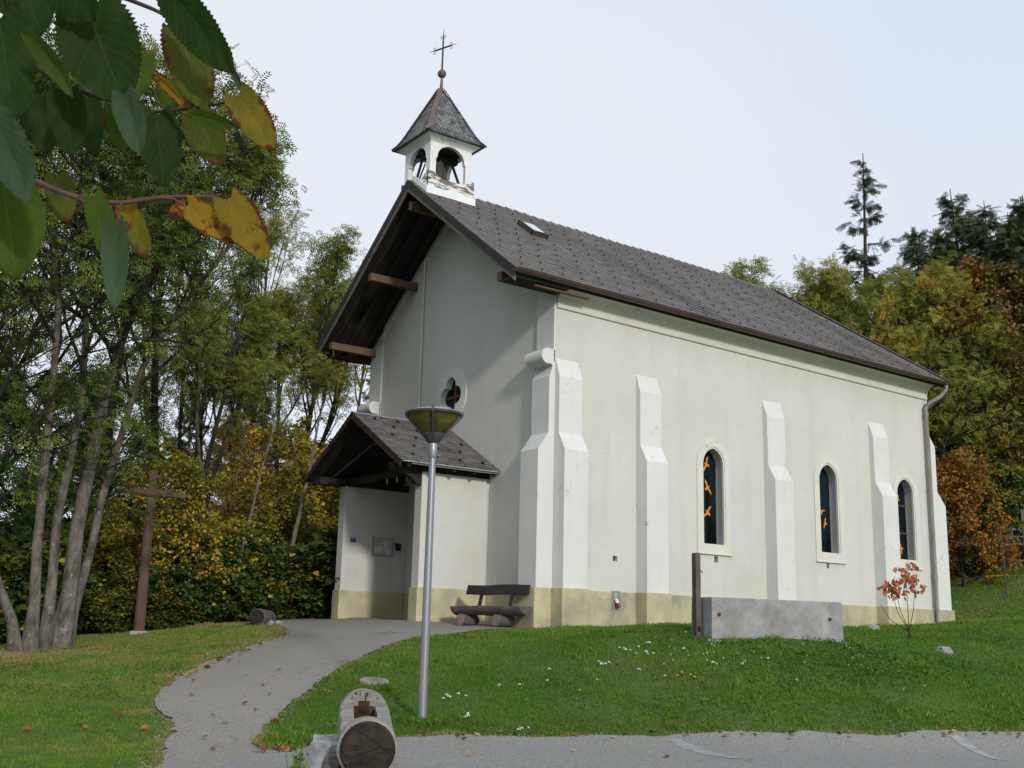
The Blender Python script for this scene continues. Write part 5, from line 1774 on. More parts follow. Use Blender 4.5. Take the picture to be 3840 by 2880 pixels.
def scatter_flower(name, label, group, pts, m_s, mat):
    root = None
    for (x, y, s) in pts:
        if root is None:
            root = thing(name, label, 'flower', (0, 0, 0), group)
            m_s[0].build('petals', mat, root)
            m_s[1].build('stem', M['stem'], root)
            o = root
        else:
            o = copy_tree(root)
        o.location = (x, y, hz(x, y))
        o.rotation_euler = (0, 0, rnd.uniform(0, 6.28))
        o.scale = (s, s, s)


def ground_at(px, py):
    for d_ in np.arange(9, 45, .06):
        p = at(px, py, d_)
        if p[2] < hz(p[0], p[1]):
            return p
    return at(px, py, 20)


WF = [(1338, 1405), (1348, 1411), (1352, 1413), (1362, 1412), (1378, 1402), (1381, 1406), (1400, 1396), (1403, 1399), (1397, 1418), (1399, 1421), (1411, 1420), (1293, 1436), (1298, 1440), (1307, 1444),
      (1186, 1452), (1182, 1478), (1290, 1474), (1300, 1444), (1316, 1441), (1476, 1412), (1540, 1440), (1604, 1444), (1660, 1432), (964, 1508), (968, 1511), (973, 1514), (990, 1507), (1006, 1512),
      (958, 1517), (1009, 1552), (1012, 1557), (1004, 1559), (915, 1540), (912, 1546), (1078, 1489), (1122, 1487), (1128, 1583), (1120, 1586), (1142, 1580), (1500, 1470), (1720, 1478), (1380, 1455), (1436, 1468)]
scatter_flower('yarrow', 'white flat topped wildflower head in the lawn between lamp and trough', 'white wildflowers in the lawn',
               [(*ground_at(px, py)[:2], rnd.uniform(.5, .85)) for px, py in WF], flower_mesh(6, .0095, 0, .085), M['petal'])
WC = [(1700 + rnd.uniform(-330, 180), 1412 + rnd.uniform(-14, 40)) for _ in range(46)]
scatter_flower('clover_flower', 'tiny pale clover head in the lush patch below the concrete trough', 'clover heads below the trough',
               [(*ground_at(px, py)[:2], rnd.uniform(.7, 1.1)) for px, py in WC], flower_mesh(1, .008, 0, .07), M['petal'])
YF = [(1474, 1462), (1466, 1468), (1494, 1466), (1838, 1408), (1480, 1373), (1770, 1385), (1996, 1490), (1250, 1500)]
scatter_flower('dandelion', 'small yellow flower in the lawn below the chapel wall', 'yellow flowers in the lawn',
               [(*ground_at(px, py)[:2], 1) for px, py in YF], flower_mesh(1, .02, 0, .06), M['yellow_petal'])
OF = [(2138 + rnd.uniform(-14, 40), 1212 + rnd.uniform(-6, 14)) for _ in range(14)]
pts = []
for px, py in OF:
    p = gpt(px, py, 40)
    pts.append((p.x, p.y, 1.3))
scatter_flower('marigold', 'orange garden flower in front of the grey garden shelter', 'orange flowers by the garden shelter', pts, flower_mesh(4, .03, 0, .22), M['orange_petal'])

lf = MB()
pr = [(0, -.5), (.18, -.30), (.42, -.28), (.30, -.05), (.50, .12), (.26, .16), (.12, .30), (0, .55), (-.12, .30), (-.26, .16), (-.50, .12), (-.30, -.05), (-.42, -.28), (-.18, -.30)]
lf.add([(x * .09, y * .1, .012 + .02 * abs(x) - .012 * y) for x, y in pr], [tuple(range(14))])
lf0 = None
FL = []
for k in range(58):
    px = rnd.uniform(870, 2230)
    FL.append((px, 1592 - (px - 1500) * .004 * (px > 1500) + rnd.gauss(2, 5)))
FL += [(rnd.uniform(345, 620), rnd.uniform(1370, 1640)) for _ in range(20)] + [(rnd.uniform(20, 420), rnd.uniform(1420, 1600)) for _ in range(22)]
FL += [(560 + rnd.uniform(-10, 70), 1628 + rnd.uniform(-7, 7)) for _ in range(16)] + [(rnd.uniform(2070, 2200), rnd.uniform(1310, 1345)) for _ in range(24)]
FL += [(x_ + rnd.gauss(0, 7), y_ + rnd.gauss(0, 4)) for x_, y_ in [(345 + 275 * t_, 1500 - 128 * t_ ** .8) for t_ in np.random.default_rng(4).random(46)]]
FL += [(700, 1497), (1523, 1524), (1440, 1644), (1240, 1630), (1620, 1650), (1960, 1648), (590, 1374), (610, 1380), (560, 1395), (520, 1418), (1010, 1640), (1835, 1600)]
for px, py in FL:
    p = ground_at(px, py)
    if lf0 is None:
        lf0 = lf.build('fallen_leaf', M['fallen'], None)
        tag(lf0, 'dry brown fallen leaf on the lawn or asphalt edge', 'leaf', 'fallen leaves on lawn and asphalt')
    else:
        lf0 = lf0.copy()
        COL.objects.link(lf0)
    lf0.location = (p[0], p[1], hz(p[0], p[1]) + .035)
    lf0.rotation_euler = (rnd.gauss(0, .3), rnd.gauss(0, .3), rnd.uniform(0, 6.28))
    s = rnd.uniform(.6, 1.15)
    lf0.scale = (s, s, s)

# ------------------------------------------------------------------ trees
def nrm(a):
    return a / (np.linalg.norm(a, axis=-1, keepdims=True) + 1e-9)


class Grow:
    def __init__(self, seed, sides=(8, 6, 5, 3)):
        self.r = np.random.default_rng(seed)
        self.mb = MB()
        self.sites = []
        self.sides = sides

    def curve(self, p, d, L, n, wob, up):
        pts = [np.array(p, float)]
        d = np.array(d, float)
        for i in range(n):
            d = d + self.r.normal(0, wob, 3) + np.array([0, 0, up])
            d /= np.linalg.norm(d)
            pts.append(pts[-1] + d * L / n)
        return np.array(pts)

    def limb(self, p, d, L, r, level, P):
        n = (6, 5, 4, 3)[level]
        pts = self.curve(p, d, L, n, P['wob'], P['up'][level])
        if r > P.get('rmin', 0.003):
            self.mb.tube(pts, list(np.linspace(r, max(r * .3, .003), n + 1)), self.sides[level], cap=False)
        if level >= P['levels']:
            seg = nrm(pts[-1] - pts[0])
            k = P['leaves']
            for t_ in np.linspace(P.get('lt0', .15), 1, k):
                i = min(int(t_ * n), n - 1)
                f = t_ * n - i
                q_ = pts[i] * (1 - f) + pts[i + 1] * f
                self.sites.append((q_, nrm(pts[i + 1] - pts[i])))
            return
        ns = P['sub'][level]
        for j in range(ns):
            t_ = P['t0'][level] + (1 - P['t0'][level]) * (j + self.r.random()) / ns
            i = min(int(t_ * n), n - 1)
            f = t_ * n - i
            q_ = pts[i] * (1 - f) + pts[i + 1] * f
            dd = nrm(pts[i + 1] - pts[i])
            side = nrm(np.cross(dd, self.r.normal(0, 1, 3)))
            a = math.radians(self.r.uniform(*P['ang']))
            nd = dd * math.cos(a) + side * math.sin(a)
            self.limb(q_, nd, L * P['ratio'] * self.r.uniform(.75, 1.2) * (1.15 - .55 * t_), r * .48 * (1.1 - .4 * t_), level + 1, P)

    def trunk(self, path, r0, r1, P, nl, t0, Llimb, elev, seed_az=0.0):
        path = np.array(path, float)
        m = len(path)
        self.mb.tint = 1.0
        self.mb.tube(path, [r0 + (r1 - r0) * (i / (m - 1)) ** .8 + (0.35 * r0 if i == 0 else 0) for i in range(m)], self.sides[0], cap=False)
        self.mb.tint = 0.0
        for j in range(nl):
            t_ = t0 + (1 - t0) * (j + self.r.random() * .8) / nl
            i = min(int(t_ * (m - 1)), m - 2)
            f = t_ * (m - 1) - i
            q_ = path[i] * (1 - f) + path[i + 1] * f
            az = seed_az + j * 2.4 + self.r.normal(0, .35)
            e = math.radians(elev[0] + (elev[1] - elev[0]) * t_ + self.r.normal(0, 7))
            d = np.array([math.cos(az) * math.cos(e), math.sin(az) * math.cos(e), math.sin(e)])
            s = (t_ - t0) / (1 - t0 + 1e-6)
            L = Llimb * (0.62 + 0.75 * math.sin(math.pi * min(1, .18 + .75 * s))) * (1.0 - .45 * s) * self.r.uniform(.8, 1.2)
            self.limb(q_, d, L, (r0 + (r1 - r0) * t_) * .55, 0, P)


def tmpl_pinnate(pairs=4):
    v, f = [], []
    L, W = 0.36, 0.062

    def leaflet(x, ang, z):
        ca_, sa = math.cos(ang), math.sin(ang)
        p0 = (x, 0, z)
        o = len(v)
        for (a, b, c_) in ((0.02, 0, 0), (L * .5, -W, -.03), (L, 0, -.11), (L * .5, W, -.03)):
            v.append((x + a * ca_ - b * sa, a * sa + b * ca_, z + c_))
        f.append((o, o + 1, o + 2, o + 3))
    for i in range(pairs):
        x = .22 + .62 * i / (pairs - 1 if pairs > 1 else 1)
        for s in (1, -1):
            leaflet(x, s * math.radians(58), -.05 * x * x * 3)
    leaflet(.86, 0, -.13)
    return np.array(v), np.array(f)


def tmpl_simple():
    return np.array([(0, 0, 0), (.45, -.36, .07), (1, 0, -.12), (.45, .36, .07)]), np.array([(0, 1, 2, 3)])


def tmpl_lobed():
    v = [(0, 0, 0), (.18, -.42, .05), (.62, -.34, .02), (1, 0, -.14), (.62, .34, .02), (.18, .42, .05)]
    return np.array(v), np.array([(0, 1, 2, 3), (0, 3, 4, 5)])


def tmpl_spray(n=5):
    v, f = [], []
    for i in range(n):
        x = .12 + .78 * i / (n - 1)
        for s in (1, -1):
            o = len(v)
            a = math.radians(48) * s
            l_ = .42 * (1.1 - .6 * x)
            ca_, sa = math.cos(a), math.sin(a)
            for (p, q_, c_) in ((0, -.06, 0), (l_, -.022, -.09), (l_, .022, -.09), (0, .06, 0)):
                v.append((x + p * ca_ - q_ * sa, p * sa + q_ * ca_, c_ - .05 * x))
            f.append((o, o + 1, o + 2, o + 3))
    o = len(v)
    v += [(0, -.03, 0), (1.05, -.01, -.1), (1.05, .01, -.1), (0, .03, 0)]
    f.append((o, o + 1, o + 2, o + 3))
    return np.array(v), np.array(f)


def foliage(sites, tm, size, r, droop=0.35, spread=0.9, tint=(0.4, 0.16), clump=0.9, mult=1, flat=0.5, jitter=0.06, ztint=0.0):
    P = np.array([s[0] for s in sites])
    D = np.array([s[1] for s in sites])
    P, D = np.repeat(P, mult, 0), np.repeat(D, mult, 0)
    n = len(P)
    P = P + r.normal(0, jitter, (n, 3))
    X = nrm(D * .5 + r.normal(0, spread, (n, 3)) * np.array([1, 1, .6]) + np.array([0, 0, -droop]))
    N = nrm(np.array([0, 0, 1.0]) * flat + r.normal(0, .5, (n, 3)))
    Y = nrm(np.cross(N, X))
    Z = np.cross(X, Y)
    s = size * r.uniform(.7, 1.25, n)
    tv, tf = tm
    vv = P[:, None, :] + s[:, None, None] * (tv[None, :, 0, None] * X[:, None] + tv[None, :, 1, None] * Y[:, None] + tv[None, :, 2, None] * Z[:, None])
    k = len(tv)
    ff = (np.arange(n)[:, None, None] * k + tf[None]).reshape(-1, tf.shape[1])
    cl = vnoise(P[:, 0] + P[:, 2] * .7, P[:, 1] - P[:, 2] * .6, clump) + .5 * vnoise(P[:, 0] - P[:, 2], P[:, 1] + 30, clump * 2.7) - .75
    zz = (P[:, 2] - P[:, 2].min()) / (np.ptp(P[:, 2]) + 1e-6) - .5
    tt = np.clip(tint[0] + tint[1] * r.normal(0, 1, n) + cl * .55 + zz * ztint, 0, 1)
    return vv.reshape(-1, 3), ff, np.repeat(tt, len(tf))


def make_tree(name, g, fol, bark, leaf, base=(0, 0, 0)):
    root = thing(name, None, None, base)
    t_ = g.mb.build('trunk', bark, root, smooth=80, recalc=False)
    off = np.array(base)
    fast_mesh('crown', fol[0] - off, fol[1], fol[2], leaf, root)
    return root


OPEN = dict(wob=.10, up=(.09, .06, .0, -.04), levels=2, sub=(5, 4), t0=(.45, .35), ang=(25, 52), ratio=.48, leaves=5, lt0=.35)
ASH = dict(wob=.10, up=(.07, .05, .0, -.04), levels=2, sub=(7, 5), t0=(.2, .15), ang=(28, 58), ratio=.5, leaves=5)
MAP = dict(wob=.12, up=(.05, .02, 0, 0), levels=2, sub=(7, 6), t0=(.15, .1), ang=(30, 65), ratio=.5, leaves=6)
BUSH = dict(wob=.14, up=(.05, .0, 0, 0), levels=2, sub=(7, 5), t0=(.1, .1), ang=(30, 70), ratio=.5, leaves=6)


def ash_proto(seed, hgt, nl, t0, stems=1, lean=.06, tint=(.42, .13), leafmat_='ash_leaf', barkm='bark', limb=3.3, name='ash_tree', elev=(38, 68), size=.24, mult=1, P=ASH):
    g_ = Grow(seed)
    for s in range(stems):
        a = s * 2 * math.pi / stems + .7
        d = np.array([math.cos(a) * (.20 if stems > 1 else lean), math.sin(a) * (.20 if stems > 1 else lean), 1.0])
        hh = hgt * g_.r.uniform(.82, 1.0) if stems > 1 else hgt
        path = g_.curve((.12 * math.cos(a) * (stems > 1), .12 * math.sin(a) * (stems > 1), -.3), d / np.linalg.norm(d), hh * .93, 12, .035, .015)
        g_.trunk(path, .17 if stems == 1 else .12, .025, P, nl, t0, limb, elev, s * 1.3)
    fol = foliage(g_.sites, tmpl_pinnate(), size, g_.r, tint=tint, mult=mult)
    return make_tree(name, g_, fol, M[barkm], M[leafmat_])


def maple_proto(seed, hgt, leafm, tint, name, nl=16, limb=2.4, size=.13, mult=2, t0=.18, lobed=True):
    g_ = Grow(seed)
    path = g_.curve((0, 0, -.2), (0, 0, 1), hgt * .92, 10, .05, .02)
    g_.trunk(path, .10, .02, MAP, nl, t0, limb, (25, 65))
    fol = foliage(g_.sites, tmpl_lobed() if lobed else tmpl_simple(), size, g_.r, droop=.5, tint=tint, mult=mult, flat=.8, jitter=.09)
    return make_tree(name, g_, fol, M['bark'], M[leafm])


def bush_proto(seed, hgt, leafm, tint, name='hazel_bush', stems=6, size=.12, mult=3):
    g_ = Grow(seed, (5, 4, 3, 3))
    for s in range(stems):
        a = s * 2 * math.pi / stems + g_.r.normal(0, .3)
        d = np.array([math.cos(a) * .42, math.sin(a) * .42, 1.0])
        path = g_.curve((.15 * math.cos(a), .15 * math.sin(a), -.15), d / np.linalg.norm(d), hgt * g_.r.uniform(.75, 1.0), 7, .07, .0)
        g_.trunk(path, .035, .010, BUSH, 7, .08, hgt * .33, (10, 50), s)
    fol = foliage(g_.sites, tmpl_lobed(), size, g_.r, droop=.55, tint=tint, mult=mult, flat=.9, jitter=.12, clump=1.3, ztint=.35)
    return make_tree(name, g_, fol, M['bark'], M[leafm])


def conifer_proto(seed, hgt, width, leafm, name, gap=.42, per=5, droop=-12, sparse=0.0, size=.34, dens=3.2, curl=.05, pw=.85, nm=3):
    g_ = Grow(seed, (7, 5, 4, 3))
    path = g_.curve((0, 0, -.3), (0, 0, 1), hgt, 14, .012, .01)
    g_.mb.tube(path, list(np.linspace(.20, .015, 15)), 7, cap=False)
    z = hgt * .10
    while z < hgt * .985:
        t_ = z / hgt
        for k in range(per):
            if g_.r.random() < sparse:
                continue
            az = g_.r.uniform(0, 6.28)
            L = width * (1.02 - t_) ** pw * g_.r.uniform(.45, 1.15) + .12
            e = math.radians(droop + 38 * t_ ** 2 + g_.r.normal(0, 8))
            d = np.array([math.cos(az) * math.cos(e), math.sin(az) * math.cos(e), math.sin(e)])
            i = min(int(t_ * 14), 13)
            q_ = path[i] + (path[i + 1] - path[i]) * (t_ * 14 - i)
            pts = g_.curve(q_, d, L, 5, .05, curl)
            g_.mb.tube(pts, list(np.linspace(.035 * (1.1 - t_), .006, 6)), 4, cap=False)
            nn = max(3, int(L * dens * 2.2))
            for j in range(nn):
                f = .10 + .9 * j / nn
                i2 = min(int(f * 5), 4)
                qq = pts[i2] + (pts[i2 + 1] - pts[i2]) * (f * 5 - i2)
                g_.sites.append((qq, nrm(pts[i2 + 1] - pts[i2])))
        z += gap * g_.r.uniform(.7, 1.3)
    fol = foliage(g_.sites, tmpl_spray(), size, g_.r, droop=.5, spread=.45, tint=(.45, .2), mult=nm, flat=1.1, jitter=.05)
    return make_tree(name, g_, fol, M['bark'], M[leafm])


# --- ash trees at the left edge of the lawn: their own leaning pale stems
SPEC = [
    ([(128, 1396), (150, 1280), (168, 1130), (205, 960), (232, 830), (268, 720), (322, 600), (372, 480), (405, 360), (430, 280)], 22.0, .200, 'leaning pale barked ash with the thickest trunk left of the wooden cross'),
    ([(146, 1398), (160, 1320), (196, 1190), (222, 1070), (262, 940), (305, 800), (372, 690), (450, 590), (520, 500), (575, 420)], 22.4, .115, 'slender ash stem leaning right just beside the thickest pale trunk'),
    ([(96, 1402), (112, 1260), (122, 1130), (150, 1000), (178, 850), (186, 700), (176, 560), (190, 420), (215, 300), (235, 210)], 21.6, .120, 'upright ash trunk with dark upper stem, third from the picture edge'),
    ([(62, 1406), (75, 1300), (80, 1180), (95, 1020), (112, 850), (128, 660), (110, 500), (98, 360), (90, 250)], 21.3, .135, 'grey ash trunk second from the left picture edge'),
    ([(36, 1410), (26, 1340), (-2, 1270), (-30, 1180), (-52, 1020), (-60, 850), (-40, 660), (-15, 480), (10, 330)], 20.9, .120, 'ash trunk bending left out of the picture at the lawn edge'),
]
for i, (px, d_, r0, lab) in enumerate(SPEC):
    g_ = Grow(40 + i, (10, 6, 5, 3))
    pts = [at(x, y, d_) for x, y in px]
    b = np.array(pts[0])
    b[2] = hz(b[0], b[1]) - .1
    pts[0] = b
    away = np.array([FWD[0], FWD[1], 0]) * .0
    g_.trunk(pts, r0 * .84, .03, ASH, 18, .46, 2.7, (30, 68), i)
    P2 = dict(ASH)
    for k in range(4):                                  # a few low leafy shoots
        q_ = np.array(pts[2]) + (np.array(pts[4]) - np.array(pts[2])) * g_.r.random()
        a = g_.r.uniform(0, 6.28)
        g_.limb(q_, np.array([math.cos(a), math.sin(a), .25]), 1.5, .02, 1, P2)
    fol = foliage(g_.sites, tmpl_pinnate(), .24, g_.r, tint=(.36, .13))
    root = make_tree('ash_tree', g_, fol, M['bark_pale'], M['ash_leaf'], tuple(b))
    tag(root, lab, 'tree', 'trees along the left edge of the lawn')

SPEC2 = [
    ([(512, 1342), (516, 1270), (522, 1190), (545, 1100), (566, 1010), (590, 930), (600, 850)], 28.2, .062, 'thin pale leaning hazel stem between cross and short log'),
    ([(588, 1338), (600, 1270), (628, 1190), (650, 1100), (672, 1000), (690, 900), (715, 820)], 29.5, .095, 'grey forked trunk rising behind the short log'),
    ([(432, 1348), (436, 1270), (430, 1150), (434, 1030), (425, 900), (432, 780), (428, 680)], 28.6, .085, 'slim dark trunk right of the cross arms'),
]
for i, (px, d_, r0, lab) in enumerate(SPEC2):
    g_ = Grow(60 + i, (8, 5, 4, 3))
    pts = [at(x, y, d_) for x, y in px]
    b = np.array(pts[0])
    b[2] = hz(b[0], b[1]) - .1
    pts[0] = b
    g_.trunk(pts, r0, .015, dict(OPEN, leaves=3), 7, .5, 1.6, (30, 66), i)
    fol = foliage(g_.sites, tmpl_pinnate(), .22, g_.r, tint=(.6, .15))
    tag(make_tree('hazel_tree', g_, fol, M['bark_pale'], M['ash_leaf'], tuple(b)), lab, 'tree', 'trees along the left edge of the lawn')

PROTO = {
    'ash': [ash_proto(1, 11.5, 22, .30), ash_proto(2, 11.5, 24, .34, tint=(.5, .14))],
    'clear': [ash_proto(21, 11.5, 11, .62, tint=(.55, .16), limb=2.9, elev=(42, 72), P=OPEN), ash_proto(22, 11.5, 10, .66, tint=(.62, .16), limb=2.8, elev=(40, 72), P=OPEN)],
    'fresh': [ash_proto(31, 6.0, 16, .12, leafmat_='fresh_leaf', tint=(.62, .18), limb=2.3, elev=(15, 62), size=.24, P=OPEN, mult=2)],
    'multi': [ash_proto(3, 11.0, 8, .55, stems=5, tint=(.55, .15), limb=1.9, elev=(50, 76), size=.25)],
    'maple': [maple_proto(5, 6.0, 'yellow_leaf', (.33, .25), 'maple_tree'), maple_proto(6, 6.0, 'yellow_leaf', (.16, .22), 'maple_tree')],
    'birch': [maple_proto(7, 8.0, 'brown_leaf', (.5, .16), 'birch_tree', 22, 2.0, .085, 3, .2, False)],
    'bush': [bush_proto(8, 3.6, 'hazel_leaf', (.50, .22), mult=1, size=.17), bush_proto(9, 3.6, 'hazel_leaf', (.68, .2), mult=1, size=.16), bush_proto(10, 3.6, 'yellow_leaf', (.20, .18), mult=2)],
    'spruce': [conifer_proto(11, 14, 3.0, 'spruce_leaf', 'spruce_tree', .40, 5, -14)],
    'thin_spruce': [conifer_proto(12, 15, 5.4, 'spruce_leaf', 'spruce_tree', .42, 6, -8, .45, .33, 4.2, .09, 1.3, 2)],
    'larch': [conifer_proto(13, 15, 4.9, 'larch_leaf', 'larch_tree', .46, 5, 2, .15, .44, 3.0, .05), conifer_proto(14, 15, 5.2, 'larch_leaf', 'larch_tree', .44, 5, -4, .12, .44, 3.0, .04)],
    'rowan': [ash_proto(15, 9.0, 20, .16, leafmat_='rowan_leaf', tint=(.46, .18), limb=2.9, name='rowan_tree', elev=(20, 66), size=.24, mult=2),
              ash_proto(16, 9.0, 20, .16, leafmat_='rowan_leaf', tint=(.60, .2), limb=2.9, name='rowan_tree', elev=(20, 66), size=.24, mult=2)],
    'rust': [maple_proto(17, 9.0, 'rust_leaf', (.34, .2), 'maple_tree', 22, 3.0, .14, 2, .14)],
    'orange': [maple_proto(18, 5.5, 'orange_leaf', (.48, .28), 'cherry_tree', 22, 2.2, .12, 2, .06)],
    'green': [maple_proto(19, 7.5, 'yellow_leaf', (.16, .14), 'maple_tree', 24, 2.6, .14, 3, .06)],
}
USED = {}


def plant(kind, v, px, d_, top, label, group, rot=None, sx=1.0, sink=0.0):
    p = PROTO[kind][v]
    hN = max(q_[2] for q_ in p.children[0].bound_box)
    if (kind, v) in USED:
        o = copy_tree(p)
    else:
        o = p
        USED[(kind, v)] = 1
    b = at(px, top * .75 + 1350 * .25, d_)
    z0 = hz(b[0], b[1]) - sink
    ztop = at(px, top, d_)[2]
    s = (ztop - z0) / hN
    o.location = (b[0], b[1], z0)
    o.scale = (s * sx, s * sx, s)
    o.rotation_euler = (0, 0, rnd.uniform(0, 6.28) if rot is None else rot)
    return tag(o, label, 'tree' if kind != 'bush' else 'bush', group)


GL, GR = 'trees along the left edge of the lawn', 'trees on the slope behind the chapel'
for a in [
    ('ash', 0, -80, 26, 240, 'broad green ash at the far left edge behind the leaning trunks'),
    ('ash', 1, 30, 29, 190, 'tall green ash rising behind the leftmost pale trunks'),
    ('clear', 0, 290, 29, 195, 'tall bare stemmed ash with its crown high above the wooden cross'),
    ('clear', 1, 400, 30, 250, 'bare stemmed ash with its top behind the lowest yellow hanging leaf'),
    ('clear', 0, 490, 35.5, 315, 'bare stemmed ash forming the high shoulder of the wood left of the chapel'),
    ('clear', 1, 548, 39, 385, 'bare stemmed ash stepping down from the high shoulder towards the chapel'),
    ('clear', 0, 650, 46, 520, 'bare stemmed ash crown halfway between the high shoulder and the chapel eave'),
    ('clear', 1, 755, 56, 560, 'ash crown just left of the chapel eave'),
    ('multi', 0, 640, 38, 535, 'many stemmed ash fanning out of one foot left of the porch roof'),
    ('multi', 0, 425, 33, 560, 'many stemmed half bare ash behind the right arm of the cross'),
    ('fresh', 0, -30, 27.5, 640, 'bright green young ash at the left picture edge, low behind the trunks'),
    ('fresh', 0, 75, 30, 760, 'bright green young ash between the left pale trunks'),
    ('fresh', 0, 215, 30.5, 800, 'bright green young ash left of the cross arms'),
    ('fresh', 0, 150, 28, 960, 'low bright green ash shoot behind the thickest trunk'),
    ('spruce', 0, 500, 46, 775, 'dark spruce in the sky gap left of the many stemmed ash'),
    ('spruce', 0, 585, 49, 850, 'lower dark spruce behind the many stemmed ash'),
    ('spruce', 0, 795, 46, 770, 'dark spruce showing under the left eave of the chapel'),
    ('spruce', 0, 405, 52, 810, 'dark spruce far behind above the right arm of the cross'),
    ('birch', 0, 505, 37, 880, 'ochre birch glowing between the cross and the porch'),
    ('birch', 0, 560, 39, 895, 'second ochre birch nearer to the porch'),
    ('birch', 0, 735, 44, 960, 'ochre birch at the left edge of the porch wall'),
    ('maple', 0, 385, 27.5, 940, 'golden yellow maple directly behind the arms of the cross'),
    ('maple', 1, 262, 27.0, 1070, 'yellow green maple sapling left of the cross post'),
    ('maple', 0, 640, 35, 890, 'yellow orange maple behind the many stemmed ash'),
    ('maple', 1, 700, 37, 985, 'yellow green maple beside the porch bargeboard'),
    ('maple', 1, 590, 31, 1010, 'yellow green maple above the short log'),
    ('maple', 0, 745, 40, 920, 'yellow maple showing between the porch roof and the chapel eave'),
]:
    plant(*a, GL, sx=.8 if a[0] == 'clear' and a[2] > 500 else 1.0)
BL = [(-40, 24.5, 1120, 0), (20, 25, 1180, 0), (90, 26, 1200, 0), (175, 25.8, 1215, 0), (60, 29, 1130, 0), (180, 30, 1120, 0),
      (215, 25.8, 1255, 1), (290, 26.6, 1200, 0), (352, 26.8, 1265, 1), (415, 27.4, 1185, 0), (470, 27.6, 1240, 0), (525, 28.4, 1150, 0), (585, 29.0, 1250, 1), (640, 30, 1130, 0),
      (682, 34, 1180, 0), (735, 38, 1130, 0), (320, 30, 1110, 0), (440, 31, 1060, 2), (545, 32.5, 1090, 0), (650, 33.5, 1060, 2), (728, 40, 1030, 2), (500, 30, 1130, 0), (600, 31.5, 1170, 0), (-10, 31, 1100, 0), (110, 32, 1090, 0),
      (250, 32.5, 1130, 0), (800, 44, 980, 2), (380, 33.5, 1090, 0)]
WHERE = ['at the very left edge of the lawn', 'behind the leftmost ash trunk', 'between the second and third ash trunks', 'right behind the thickest ash trunk', 'tall and dark behind the left ash trunks', 'tall and dark behind the thickest ash trunk',
         'low at the foot of the slope between ash and cross', 'directly left of the foot of the cross', 'directly right of the foot of the cross', 'under the right arm of the cross', 'right of the cross, a step nearer the path', 'midway between cross and short log',
         'just left above the short log', 'behind the short log', 'between the short log and the porch', 'against the left wall of the porch', 'behind the cross post', 'yellow green and tall right of the cross arm', 'yellow green under the ochre birch',
         'yellow green behind the many stemmed ash', 'yellow green touching the porch roof edge', 'in the second row right of the cross', 'in the second row above the short log', 'tallest at the left picture edge', 'tall between the left ash trunks', 'tall and dark left of the cross arm', 'yellow green seen left of the porch gable', 'tall and dark behind the right cross arm']
for (px, d_, top, v), w_ in zip(BL, WHERE):
    plant('bush', v, px, d_, top, 'leafy hazel bush ' + w_, 'undergrowth bushes along the lawn edge', sx=rnd.uniform(.95, 1.5))

for a in [
    ('rowan', 0, 1650, 46, 545, 'rowan crown showing over the roof ridge farthest left'),
    ('rowan', 1, 1722, 47, 575, 'rowan crown second from the left over the roof'),
    ('rowan', 0, 1800, 47, 590, 'rowan crown at the left foot of the tall dark spruce'),
    ('rowan', 0, 1905, 45, 575, 'olive rowan crown right of the tall dark spruce'),
    ('rowan', 1, 1985, 43, 540, 'bright yellow green rowan below the small larch'),
    ('rowan', 1, 2045, 46, 640, 'yellow green rowan over the rear corner of the roof'),
    ('rowan', 0, 1900, 46, 720, 'olive rowan low behind the rear slope of the roof'),
    ('rowan', 1, 2030, 48, 790, 'yellow green rowan low behind the rear eave corner'),
    ('thin_spruce', 0, 1856, 50, 345, 'tall thin dark spruce standing alone above the roof'),
    ('larch', 0, 2018, 56, 475, 'smallest larch, leftmost of the larches on the slope'),
    ('larch', 1, 2108, 53, 408, 'tall larch with open top, second of the larches'),
    ('larch', 0, 2180, 51, 415, 'dense larch near the right picture edge'),
    ('larch', 1, 2148, 49, 455, 'dense larch in front of the gap of the two tall larches'),
    ('spruce', 0, 2212, 49, 440, 'dark spruce filling the right picture edge before the larches'),
    ('spruce', 0, 2080, 52, 560, 'dark spruce low between the larches and the rowans'),
    ('larch', 0, 2062, 50, 480, 'green larch between the smallest larch and the tall open one'),
    ('larch', 1, 2185, 48, 480, 'green larch low before the dense larch near the right edge'),
    ('larch', 1, 2245, 50, 380, 'larch cut by the right picture edge'),
    ('larch', 1, 2065, 57, 520, 'low dark larch between the two leftmost larches'),
    ('larch', 0, 2150, 56, 500, 'dark larch behind the gap of the two tall larches'),
    ('rust', 0, 2095, 45, 625, 'rusty brown maple below the tall larch'),
    ('rust', 0, 2170, 50, 650, 'rusty maple second from the right edge'),
    ('rust', 0, 2235, 50, 690, 'rusty maple cut by the right picture edge'),
    ('green', 0, 2140, 47, 800, 'yellow green maple in the middle of the right slope'),
    ('green', 0, 2205, 48, 850, 'green maple at the right edge above the garden'),
    ('green', 0, 2075, 44, 850, 'green maple right behind the chapel downpipe'),
    ('orange', 0, 2070, 40, 960, 'bright orange cherry touching the rear buttress'),
    ('rust', 0, 2120, 48, 590, 'dark rusty maple low between the two tall larches'),
    ('rust', 0, 2205, 48, 560, 'dark rusty maple before the dense larch'),
    ('rust', 0, 2255, 47, 540, 'dark rusty maple beyond the right picture edge, partly in view'),
    ('green', 0, 2165, 47, 700, 'dark green maple under the rusty crowns'),
    ('green', 0, 2235, 48, 760, 'dark green maple under the rusty crown at the right edge'),
    ('green', 0, 2100, 47, 850, 'dark green maple close behind the orange cherry'),
    ('orange', 0, 2112, 43, 1010, 'orange cherry standing right of the brighter one'),
    ('orange', 0, 2250, 49, 930, 'orange brown cherry at the right picture edge'),
]:
    plant(*a, GR)
